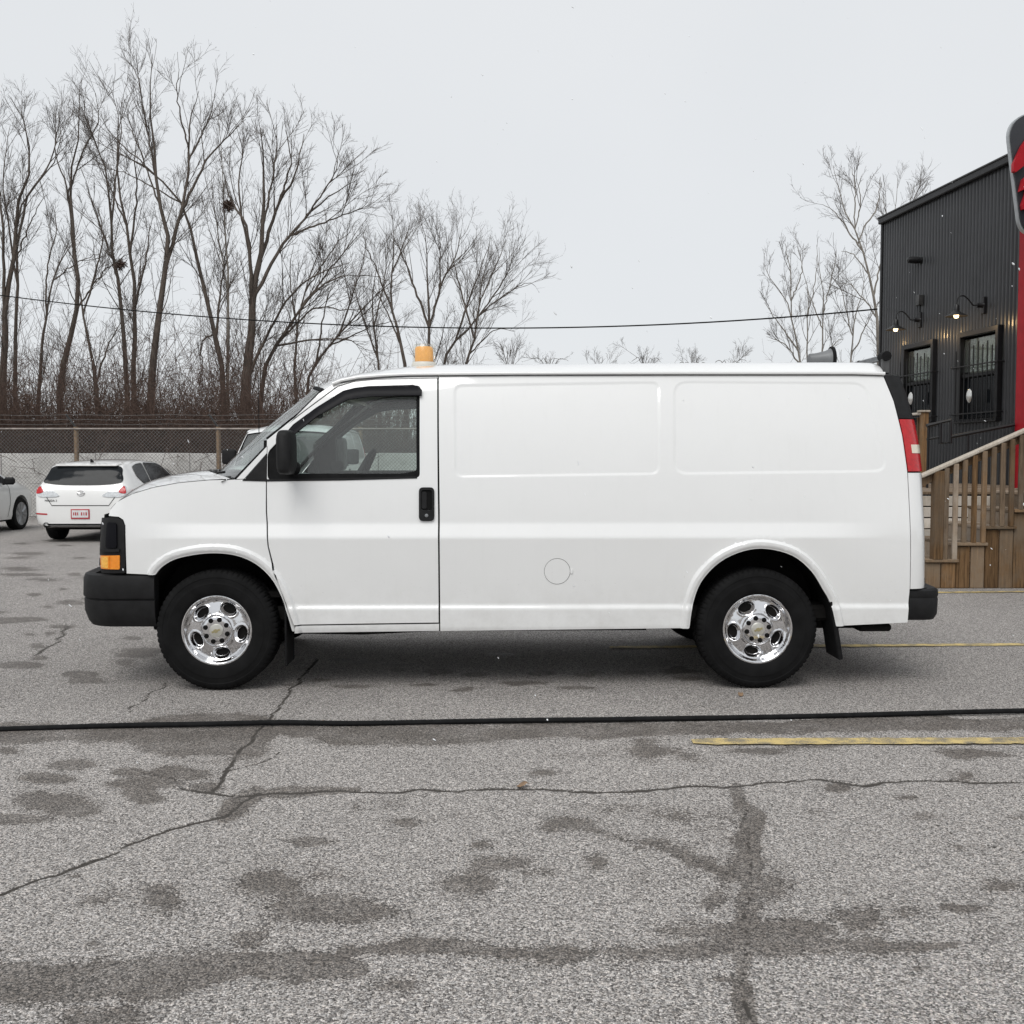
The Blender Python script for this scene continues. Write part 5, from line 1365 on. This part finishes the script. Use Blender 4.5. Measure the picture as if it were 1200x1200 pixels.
# ---- silver sedan at the frame edge
sd_top = [(0, .60), (.04, .85), (.12, .98), (.35, 1.05), (.70, 1.09), (1.0, 1.20), (1.4, 1.36), (1.8, 1.43), (2.4, 1.45), (2.8, 1.40), (3.2, 1.22), (3.55, 1.05), (3.9, .97), (4.25, .90), (4.5, .80), (4.62, .66), (4.68, .5)]
sd_hw = [(0, .70), (.05, .80), (.2, .87), (.7, .90), (3.7, .90), (4.2, .86), (4.5, .74), (4.68, .48)]
sd_belt = [(0, .90), (.5, .95), (1.5, .95), (2.5, .93), (3.4, .92), (3.9, .88), (4.3, .80), (4.68, .5)]
sd_rw = [(0, .88), (.5, .84), (1.1, .72), (1.6, .66), (2.6, .66), (3.2, .74), (3.6, .84), (4.68, .86)]
wy = pG(25, 620.5); sX = wy.x - .88
sedan = Car('sedan', sd_top, sd_hw, sd_belt, sd_rw, 4.68, 'car_silver', (.95, 3.72), .335, (sX, wy.y - 3.72, 0), PI / 2, 'silver sedan beside the white hatchback with multi-spoke alloy wheel', 'car')
for s in (-1, 1):
    sedan.lay('side_window', round_corners([(1.05, 1.20), (1.6, 1.365), (2.3, 1.385), (2.7, 1.35), (3.25, 1.10), (3.28, .985), (1.3, 1.01)], .06, 3), 'y', 'dark_glass', .012, sgn=s)
    for pts in ([(2.15, .98), (2.17, .6), (2.1, .3)], [(3.22, .96), (3.25, .6), (3.15, .3)]):
        sedan.lay('door_gap', offs(pts, .006, False) + offs(pts, -.006, False)[::-1], 'y', 'seam_black', .006, sgn=s)
    mr = MB().box((3.02, s * 1.0, 1.03), (.11, .22, .15), None, .04).build('door_mirror', 'black_plastic', sedan.root)
    MB().tube([(3.05, s * .86, .97), (3.03, s * .94, 1.0)], .03, 6).build('mirror_arm', 'black_plastic', mr)
    sedan.lay('headlamp', smooth_poly([(s * .45, .74), (s * .60, .78), (s * .74, .76), (s * .70, .66), (s * .50, .66)], 3), 'f', 'lamp_clear', .008, step=.03)
    sedan.lay('tail_lamp', smooth_poly([(s * .45, .90), (s * .70, .92), (s * .76, .84), (s * .48, .82)], 3), 'x', 'red_lens', .008, step=.03)
    for x in (.95, 3.72): car_wheel(sedan, x, s * .79, .335, 'steel', 14)
sedan.lay('rear_window', [(.78, -.5), (.78, .5), (1.45, .48), (1.45, -.48)], 'z', 'dark_glass', .012)
sedan.lay('windscreen', [(2.8, -.52), (2.8, .52), (3.5, .62), (3.6, 0), (3.5, -.62)], 'z', 'dark_glass', .012)
# ================================================================== DARK METAL BUILDING
BO = Vector((7.36, 20.55, 0)); bdx = Vector((.12, -1, 0)).normalized(); brz = math.atan2(bdx.y, bdx.x)
BMt = Matrix.Translation(BO) @ Matrix.Rotation(brz, 4, 'Z'); BIv = BMt.inverted()
plain('metal_cladding', (.030, .0315, .034), .34, .0, var=.18, scale=1.6, coat=.15, spec=.45)
plain('black_trim', (.012, .012, .013), .4, var=.2, spec=.4)
plain('red_cladding', (.36, .008, .016), .55, var=.12, spec=.2)
plain('sign_black', (.014, .015, .020), .35, var=.15, coat=.3)
plain('sign_red', (.38, .010, .018), .5, var=.1, spec=.2)
plain('sign_edge', (.42, .44, .45), .35, .5, var=.1)
plain('white_oval', (.62, .62, .60), .18, .7, var=.1)
plain('curtain', (.20, .195, .185), .8, var=.5, scale=14)
k = NT('bulb_lit'); e = k.n('Emission', {'Color': (1, .72, .36, 1), 'Strength': 6.0}); k.t.links.new(e.outputs[0], k.out.inputs[0]); M['bulb_lit'] = k.m
def PW(u, v, y=0.0):
    """pixel -> (s, z) on the wall plane at local depth y"""
    o = BIv @ CAM; d = BIv.to_3x3() @ ray(u, v); t = (y - o.y) / d.y; p = o + d * t; return (p.x, p.z)
bld = empty('metal_building', tuple(BO), brz); tag(bld, 'black corrugated metal building with barred windows and gooseneck lamps', 'building')
EH = PW(1031, 263)[1]; BL = 11.0; BD = 9.0
def ribbed(n0, n1, axis, z0, z1, off=0.0, holes=()):
    """corrugated sheet: ribs every 0.1 m, running along axis between n0 and n1"""
    p = .10; prof = []; x = n0
    while x < n1:
        prof += [(x, 0), (x + .045, 0), (x + .058, -.020), (x + .087, -.020)]; x += p
    prof.append((min(x, n1 + p), 0))
    V = []; Fs = []
    for a, d in prof:
        for z in (z0, z1): V.append((a, d - off, z) if axis == 'x' else (-d + off - .0, a, z) if axis == 'y' else None)
    Fs = [(2 * i, 2 * i + 2, 2 * i + 3, 2 * i + 1) for i in range(len(prof) - 1)]
    return V, Fs
wins = []
W1 = [PW(1061.5, 404)[0], PW(1098, 397)[0]]; W2 = [PW(1127, 391)[0], PW(1175, 383)[0]]
wz0 = (PW(1125, 496)[1] + PW(1172, 494)[1]) / 2; wz1 = (PW(1127, 391)[1] + PW(1061.5, 404)[1] + PW(1175, 383)[1]) / 3
spans = [(0.0, W1[0], 0, EH), (W1[0], W1[1], 0, wz0), (W1[0], W1[1], wz1, EH), (W1[1], W2[0], 0, EH), (W2[0], W2[1], 0, wz0), (W2[0], W2[1], wz1, EH), (W2[1], 7.4, 0, EH), (7.4, BL, 0, EH)]
for a, b, z0, z1 in spans:
    # snap the profile to the common rib grid
    a2 = round(a / .1) * .1; b2 = round(b / .1) * .1
    V, Fs = ribbed(a2, b2 - .05, 'x', z0, z1); MB().add(V, Fs).build('wall_panel', 'metal_cladding', bld, smooth=False, fix=False)
V, Fs = ribbed(0.02, BD, 'y', 0, EH - .02); MB().add(V, Fs).build('end_wall', 'metal_cladding', bld, smooth=False, fix=False)
MB().box((BL / 2, BD / 2 + .25, EH / 2 - .05), (BL - .1, BD - .1, EH - .1)).build('wall_core', 'black_trim', bld, smooth=False)
MB().box((-.005, -.012, EH / 2), (.07, .06, EH), None, .01).build('corner_trim', 'black_trim', bld)
MB().box((BL / 2 + .10, -.03, EH + .02), (BL + .26, .15, .12), None, .015).build('eave_trim', 'black_trim', bld)
MB().box((BL / 2 + .10, -.06, EH + .085), (BL + .27, .13, .03), None, .008).build('gutter_lip', 'dark_steel', bld)
rs = MB(); rs.box((BL / 2 + .1, BD / 2, EH + .30), (BL + .2, BD + .1, .08), Matrix.Rotation(math.atan2(.5, BD), 3, 'X')); rs.build('roof', 'metal_cladding', bld, smooth=False)
for (a, b), ov in ((W1, PW(1075.5, 467)), (W2, PW(1145, 464))):
    cxx = (a + b) / 2; ww = b - a; hh = wz1 - wz0; czz = (wz0 + wz1) / 2
    fr = MB()
    for c, sz in (((cxx, -.03, wz1 - .035), (ww, .10, .09)), ((cxx, -.04, wz0 + .03), (ww + .06, .14, .06)), ((a + .04, -.03, czz), (.08, .098, hh - .12)), ((b - .04, -.03, czz), (.08, .098, hh - .12))):
        fr.box(c, sz, None, .008)
    wn_ = fr.build('window', 'black_trim', bld)
    MB().box((cxx, -.012, wz0 + hh * .52), (ww - .16, .05, .06), None, .006).build('meeting_rail', 'black_trim', wn_)
    MB().box((cxx, .035, wz0 + hh * .27), (ww - .15, .01, hh * .44)).build('pane', 'dark_glass', wn_, smooth=False)
    MB().box((cxx, .028, wz0 + hh * .74), (ww - .15, .01, hh * .36)).build('pane', 'van_glass', wn_, smooth=False)
    MB().box((cxx, .14, wz0 + hh * .74), (ww - .1, .01, hh * .40)).build('curtain', 'curtain', wn_, smooth=False)
    nb = 9
    for i in range(nb):
        x = a + .06 + (ww - .12) * i / (nb - 1)
        zt = wz0 + hh * (.80 + .03 * math.sin(PI * i / (nb - 1)) + (.04 if i % 2 else 0))
        MB().tube([(x, -.13, wz0 + .02), (x, -.13, zt)], .011, 5).build('guard_bar', 'black_trim', wn_)
    for z in (wz0 + .10 * hh, wz0 + .62 * hh):
        MB().tube([(a - .10, -.02, z), (a - .10, -.13, z), (b + .10, -.13, z), (b + .10, -.02, z)], .013, 5).build('guard_rail', 'black_trim', wn_)
    MB().lathe([(.0001, -.135), (.06, -.125), (.105, -.105), (.12, -.09), (.0001, -.085)], (0, 0, 0), 'z', 20).build('guard_oval', 'white_oval', wn_)
    ovl = wn_.children[-1]
    ovl = [c for c in wn_.children if c.name.startswith('guard_oval')][-1]
    ovl.rotation_euler = (-PI / 2, 0, 0); ovl.location = (ov[0], -.245, ov[1]); ovl.scale = (.62, .98, 1); ovl.location.y = -.05
# wall lamps on gooseneck arms
def gooseneck(u, v, lb):
    s, z = PW(u, v)
    r = empty('wall_lamp', tuple(BMt @ Vector((s, 0, z))), brz); tag(r, lb, 'lamp', 'gooseneck lamps over the windows'); r.scale = (.82, .82, .82)
    MB().box((0, -.045, .02), (.10, .06, .34), None, .01).build('back_plate', 'black_trim', r)
    MB().lathe([(.05, -.20), (.05, -.08), (.06, -.06)], (0, 0, .02), 'y', 14).build('junction_box', 'black_trim', r)
    MB().tube(smooth_poly([(0, -.18, .03), (0, -.27, .02), (0, -.36, .12), (0, -.47, .20), (0, -.58, .17), (0, -.62, .05), (0, -.62, -.04)], 5, False), .014, 8).build('arm', 'black_trim', r)
    MB().lathe([(.03, .03), (.05, .0), (.06, -.10), (.10, -.14), (.21, -.20), (.215, -.21), (.20, -.205), (.09, -.155), (.0001, -.12)], (0, -.62, 0), 'z', 28).build('shade', 'black_trim', r)
    MB().lathe([(.0001, -.13), (.03, -.14), (.05, -.19), (.04, -.235), (.0001, -.25)], (0, -.62, 0), 'z', 16).build('bulb', 'bulb_lit', r)
    pl_ = bpy.data.lights.new('bulb_light', 'POINT'); pl_.energy = 4.5; pl_.color = (1, .66, .32); pl_.shadow_soft_size = .05
    po = bpy.data.objects.new('bulb_light', pl_); COL.objects.link(po); po.parent = r; po.location = (0, -.62, -.32)
    return r
gooseneck(1080.5, 376, 'lit gooseneck lamp over the window next to the building corner')
gooseneck(1155, 359, 'lit gooseneck lamp over the window next to the red pylon')
s, z = PW(1081, 305)
r = empty('wall_camera', tuple(BMt @ Vector((s, 0, z))), brz); tag(r, 'small black camera high on the dark wall', 'camera')
MB().lathe([(.06, -.09), (.06, -.02)], (0, 0, 0), 'y', 14).build('mount', 'black_trim', r)
MB().lathe([(.0001, -.30), (.05, -.28), (.065, -.2), (.065, -.1), (.03, -.06)], (0, 0, 0), 'y', 16).build('camera_body', 'black_trim', r)
s, z = PW(1081, 352)
r = empty('junction_box', tuple(BMt @ Vector((s, 0, z))), brz); tag(r, 'grey metal junction box between camera and gooseneck lamp', 'box')
MB().box((0, -.06, 0), (.12, .10, .19), None, .008).build('box', 'dark_steel', r)
MB().tube([(0, -.05, -.10), (0, -.05, -.30)], .012, 6).build('conduit', 'black_trim', r)
# deck handrail of black pipe on the building side
# red pylon with sign
YP = 14.4
xL = pY(1189, 480, YP + .3).x
pyl = empty('pylon_sign', (xL + .5, YP + .15, 0)); tag(pyl, 'red clad pylon carrying a black sign with red lettering', 'sign')
zs0 = pY(1198, 274, YP).z
ox = xL + .5
for i in range(4):
    MB().box((-.375 + .25 * i, 0, (zs0 + .8) / 2), (.244, .3, zs0 + .8), None, .012).build('cladding_panel', 'red_cladding', pyl)
MB().box((0, 0, (zs0 + .7) / 2), (.97, .26, zs0 + .7)).build('core', 'black_trim', pyl, smooth=False)
def PS(u, v): p = pY(u, v, YP - .08); return (p.x - ox, p.z)
so_ = round_corners([PS(1175.5, 143), PS(1330, 95), PS(1330, 250), PS(1192, 281)], .28, 8)
MB().prism(so_, lambda a, b, t: (a, t - .30, b), -.02, .05).build('sign_board', 'sign_edge', pyl, angle=30)
cxs = sum(p[0] for p in so_) / len(so_); czs = sum(p[1] for p in so_) / len(so_)
inn = [(cxs + (a - cxs) * .982, czs + (b - czs) * .978) for a, b in so_]
MB().prism(inn, lambda a, b, t: (a, t - .30, b), -.05, -.01).build('sign_face', 'sign_black', pyl, angle=30)
for poly in ([(1180, 205), (1180, 196), (1190, 175), (1200, 161), (1225, 148), (1240, 160), (1225, 172), (1204, 182), (1194, 192), (1193, 198), (1183, 206)],
             [(1187.5, 228), (1191, 214), (1204, 203), (1226, 196), (1226, 244), (1206, 247), (1191, 249), (1190, 244), (1194, 232), (1195, 225)]):
    MB().prism([PS(*p) for p in poly], lambda a, b, t: (a, t - .30, b), -.12, -.05).build('letter', 'sign_red', pyl, angle=30)
p = PS(1203, 92)
MB().box((p[0] + .05, -.5, p[1]), (.22, .22, .12), Matrix.Rotation(.5, 3, 'Y'), .02).build('sign_lamp', 'black_trim', pyl)
MB().tube([(p[0] + .10, -.48, p[1] - .05), (p[0] + .16, -.25, p[1] - .6)], .02, 6).build('lamp_arm', 'black_trim', pyl)

# ================================================================== WOODEN DECK, STAIRS, RAILS
def wood_material(name, c0, c1, pale):
    k = NT(name); v = k.coord('Object'); oi = k.n('ObjectInfo').outputs['Random']
    sh = k.n('VectorMath', {0: v, 1: k.n('CombineXYZ', {0: k.math('MULTIPLY', oi, 31.0), 1: k.math('MULTIPLY', oi, 17.0), 2: k.math('MULTIPLY', oi, 53.0)}).outputs[0]}, operation='ADD').outputs[0]
    grain = k.noise(1.0, 6, k.n('Mapping', {0: sh, 3: (45, 45, 3.0)}).outputs[0], .65)
    blot = k.noise(2.3, 6, sh, .65)
    c = k.mix(k.ramp(grain, [(.3, 0.0), (.72, 1.0)]), c0, c1)
    c = k.mix(k.ramp(k.math('ADD', blot, k.math('MULTIPLY', k.math('SUBTRACT', oi, .5), .35)), [(.42, 0.0), (.72, .85)]), c, pale)
    c = k.mix(1.0, c, k.ramp(k.math('FRACT', k.math('MULTIPLY', oi, 7.3)), [(0.0, .72), (1.0, 1.5)]), 'MULTIPLY')
    k.bsdf(Base_Color=c, Roughness=.85, Specular_IOR_Level=.2, Normal=k.bump(grain, .5, .006)); M[name] = k.m
wood_material('wood_brown', (.058, .033, .016), (.235, .140, .068), (.165, .130, .095))
wood_material('wood_grey', (.090, .064, .043), (.25, .182, .122), (.27, .23, .19))
wood_material('wood_pale', (.30, .26, .21), (.50, .45, .385), (.56, .52, .47))
SY = 11.6
st = empty('wooden_stairs', tuple(pY(1150, 690, SY).xy) + (0,)); tag(st, 'weathered wooden stairs with baluster railing leading to the deck', 'stairs')
OS = Vector(st.location)
def W(o, c): o.location = Vector(c) - OS; return o
def board(name, c, size, mat, parent=st, rot=None, ch=.006, org=None):
    o = MB().box((0, 0, 0), size, rot, ch).build(name, mat, parent, angle=30); o.location = Vector(c) - (OS if org is None else org); return o
xs_ = lambda u: pY(u, 660, SY).x
zs_ = lambda v: pY(1150, v, SY).z
run = xs_(1153.3) - xs_(1120); x0s = xs_(1084.5)
caps = [(1084.5, 1120, 657), (1120, 1153.3, 637.5), (1153.3, 1186.5, 618), (1186.5, 1220, 598.5), (1220, 1253, 579), (1253, 1330, 560)]
for a, b, v in caps:
    X0, X1 = xs_(a), xs_(b); zt = zs_(v); n = max(2, round((X1 - X0) / .165)); wd = (X1 - X0) / n
    for i in range(n):
        board('skirt_plank', (X0 + wd * (i + .5), SY + .012 * random.random(), zt / 2 - .012), (wd - .008, .028, zt - .03), 'wood_brown')
    board('step_cap', ((X0 + X1) / 2 + .005, SY - .005, zt), (X1 - X0 + .03, .085, .036), 'wood_brown')
    for j in range(5):                                 # tread boards run along the stairs
        board('tread', ((X0 + X1) / 2, SY + .12 + .235 * j, zt - .012), (X1 - X0 + .015, .225, .035), 'wood_grey')
    board('riser', (X0 + .012, SY + .6, zt - .115), (.022, 1.15, .17), 'wood_grey')
rail0 = pY(1078, 558.5, SY); rail1 = pY(1330, 447.5, SY); dv = rail1 - rail0; ang = math.atan2(dv.z, dv.x)
Rr = Matrix.Rotation(-ang, 3, 'Y')
for dy, fr_ in ((0, 0),):
    c = (rail0 + rail1) / 2 + Vector((0, dy, 0))
    board('handrail', c, (dv.length, .11, .042), 'wood_pale', st, Rr, .01)
    board('sub_rail', c + Vector((0, .045, -.085)), (dv.length, .035, .085), 'wood_brown', st, Rr)
def rail_z(x): return rail0.z + (x - rail0.x) * math.tan(ang)
for dy in (0,):
    Xn = xs_(1097)
    board('newel_post', (Xn, SY + dy - .0, (zs_(656) + rail_z(Xn)) / 2 - .01), (.115, .10, rail_z(Xn) - zs_(656) - .03), 'wood_brown')
for u in (1106, 1116.6, 1127.4, 1138.6, 1149.6, 1160.4, 1171, 1181.4, 1192.4, 1203, 1214, 1225, 1236):
    X = xs_(u); zt = [zs_(v) for a, b, v in caps if a <= u < b][0] + .012
    top = rail_z(X) - .03
    board('baluster', (X, SY - .035 + .01 * random.random(), (zt + top) / 2), (.056, .036, top - zt), 'wood_grey' if random.random() < .35 else 'wood_brown')
# far stringer
sa, sb = pY(1105, 642, SY + 1.22), pY(1260, 538, SY + 1.22); sv_ = sb - sa
board('stringer', (sa + sb) / 2, (sv_.length, .04, .20), 'wood_grey', st, Matrix.Rotation(-math.atan2(sv_.z, sv_.x), 3, 'Y'))

DY = 13.0
dk = empty('wooden_deck', (pY(1140, 620, DY).x, DY, 0)); tag(dk, 'weathered wooden deck with horizontal plank skirt in front of the building', 'deck')
OD = Vector(dk.location); zd = pY(1130, 576, DY).z
dx0, dx1 = pY(1062, 620, DY).x, 11.5
z = zd - .05; i = 0
while z > .12:
    h_ = .142
    L0 = dx0; 
    while L0 < dx1 - .1:
        L = random.choice((1.6, 2.2, 2.9)); L = min(L, dx1 - L0)
        board('skirt_plank', (L0 + L / 2, DY + random.uniform(-.006, .006), z - h_ / 2), (L - .006, .03, h_ - .014), 'wood_pale' if random.random() < .8 else 'wood_grey', dk, org=OD)
        L0 += L
    z -= h_; i += 1
MB().box((0, 0, 0), (dx1 - dx0 - .1, .06, zd - .1)).build('skirt_backing', 'seam_black', dk, smooth=False).location = Vector(((dx0 + dx1) / 2, DY + .06, (zd - .1) / 2)) - OD
y = DY - .03
while y < 17.2:
    # deck planks run parallel to the front edge up to the wall line
    xw = 7.36 + .12 * (20.55 - y) - .03
    board('deck_plank', ((dx0 + xw) / 2, y + .068, zd - .02), (xw - dx0, .132, .036), 'wood_grey', dk, org=OD)
    y += .14
# deck posts and rail at the back corner
DP = 15.3; xp = pY(1082.5, 520, DP).x; zpt = pY(1082.5, 483, DP).z
pst = board('rail_post', (xp, DP, (zd + zpt) / 2), (.10, .10, zpt - zd), 'wood_brown', dk, org=OD)
board('post_cap', (xp - .01, DP, zpt + .012), (.15, .15, .03), 'wood_pale', dk, org=OD)
e1 = Vector((xp, DP, zpt - .05)); e0 = Vector((xp - .35, DP + 1.9, zpt - .05)); dvv = e0 - e1
Rz = Matrix.Rotation(math.atan2(dvv.y, dvv.x), 3, 'Z')
board('deck_rail', (e0 + e1) / 2 + Vector((0, 0, .03)), (dvv.length, .10, .035), 'wood_pale', dk, Rz, org=OD)
for t in np.linspace(.08, .95, 11):
    c = e1 + dvv * t; board('baluster', (c.x, c.y, (zd + zpt - .06) / 2), (.036, .036, zpt - zd - .08), 'wood_brown', dk, org=OD)
board('deck_rail', (e0 + e1) / 2 + Vector((0, 0, -.85)), (dvv.length, .036, .08), 'wood_brown', dk, Rz, org=OD)
board('rail_post', (e0.x, e0.y, (zd + zpt) / 2), (.10, .10, zpt - zd), 'wood_brown', dk, org=OD)
br = pY(1075, 513, DP); 
# low support posts under the deck's end
for y in (DY + .12, DP, 17.0): board('support_post', (dx0 + .06, y, (zd - .05) / 2), (.10, .10, zd - .06), 'wood_brown', dk, org=OD)
# black pipe handrail along the building
PR = 14.7
hr = empty('pipe_handrail', (pY(1110, 560, PR).x, PR, zd)); tag(hr, 'black metal pipe handrail with squared loop on the deck', 'handrail'); OH = Vector(hr.location)
def pt(u, v): return pY(u, v, PR) - OH
MB().tube([pt(1086, 499), pt(1113.5, 492.5), pt(1113.5, 519), pt(1101.5, 519.5), pt(1101.5, 496)], .028, 8).build('end_loop', 'black_trim', hr)
MB().tube([pt(1086, 515), pt(1101, 512)], .016, 8).build('lower_rail', 'black_trim', hr)
MB().tube([pt(1114, 512), pt(1150, 505), pt(1260, 484)], .026, 8).build('rail', 'black_trim', hr)
for u in (1088, 1134, 1187):
    a = pt(u, 499 if u < 1100 else 512 - (u - 1114) * .19); MB().tube([a, (a.x, 0, 0)], .018, 8).build('upright', 'black_trim', hr)

# ================================================================== OVERHEAD WIRE AND ITS POLE
A_ = Vector((-24.0, 31.0, 0)); B_ = Vector((BO.x - .05, BO.y - .05, 0))
us = np.array([0, 600, 1030.0]); vs_ = np.array([346, 384.5, 362.0]); qc = np.polyfit(us, vs_, 2)
pts = []
for t in np.linspace(0, 1, 60):
    p = A_.lerp(B_, t); c = p.y * math.cos(PITCH); u = 600 + F * p.x / c; v = float(np.polyval(qc, u))
    pts.append(tuple(pY(u, v, p.y)))
o = MB().tube(pts, .016, 6).build('overhead_wire', 'black_rubber'); tag(o, 'black overhead cable sagging across the sky to the building corner', 'cable')
up = empty('utility_pole', (A_.x, A_.y, 0)); tag(up, 'wooden utility pole holding the overhead cable', 'pole')
zt = pts[0][2]
MB().tube([(0, 0, -.1), (0, 0, zt + 1.2)], [.16, .11], 12).build('pole', 'wood_brown', up)
MB().box((0, 0, zt + .1), (1.6, .10, .12), None, .01).build('crossarm', 'wood_brown', up)

# ================================================================== FALLING SNOW
plain('snow', (.88, .90, .92), .8, var=.02)
n = 420
Yf = RNG.uniform(2.2, 13, n); u = RNG.uniform(-150, 1350, n); v = RNG.uniform(-80, 900, n)
keep = []
for i in range(n):
    p = pY(u[i], v[i], Yf[i])
    q = VI @ p
    if p.z > .15 and not (-1.2 < q.x < 4.8 and -1.15 < q.y < 1.15 and q.z < 2.4) and not (p.x > 5 and Yf[i] > 11): keep.append(tuple(p))
C = np.array(keep); n = len(C)
d = rand_unit(n) * .4 + np.array([.5, 0, -.75]); d /= np.linalg.norm(d, axis=1, keepdims=True)
L = RNG.uniform(.002, .0055, n)[:, None]
P = np.stack([C - d * L, C, C + d * L], 1); R = np.array([.0006, 1, .0006])[None] * RNG.uniform(.0013, .0026, (n, 1)); R[:, 0] = R[:, 2] = .0007
V, Q = tubes_np(P, R, 5)
o = link('snowflakes', fast_mesh('snowflakes', V, Q), 'snow', None, angle=None); tag(o, 'light flurry of small white snowflakes falling', 'snow', kind='stuff')
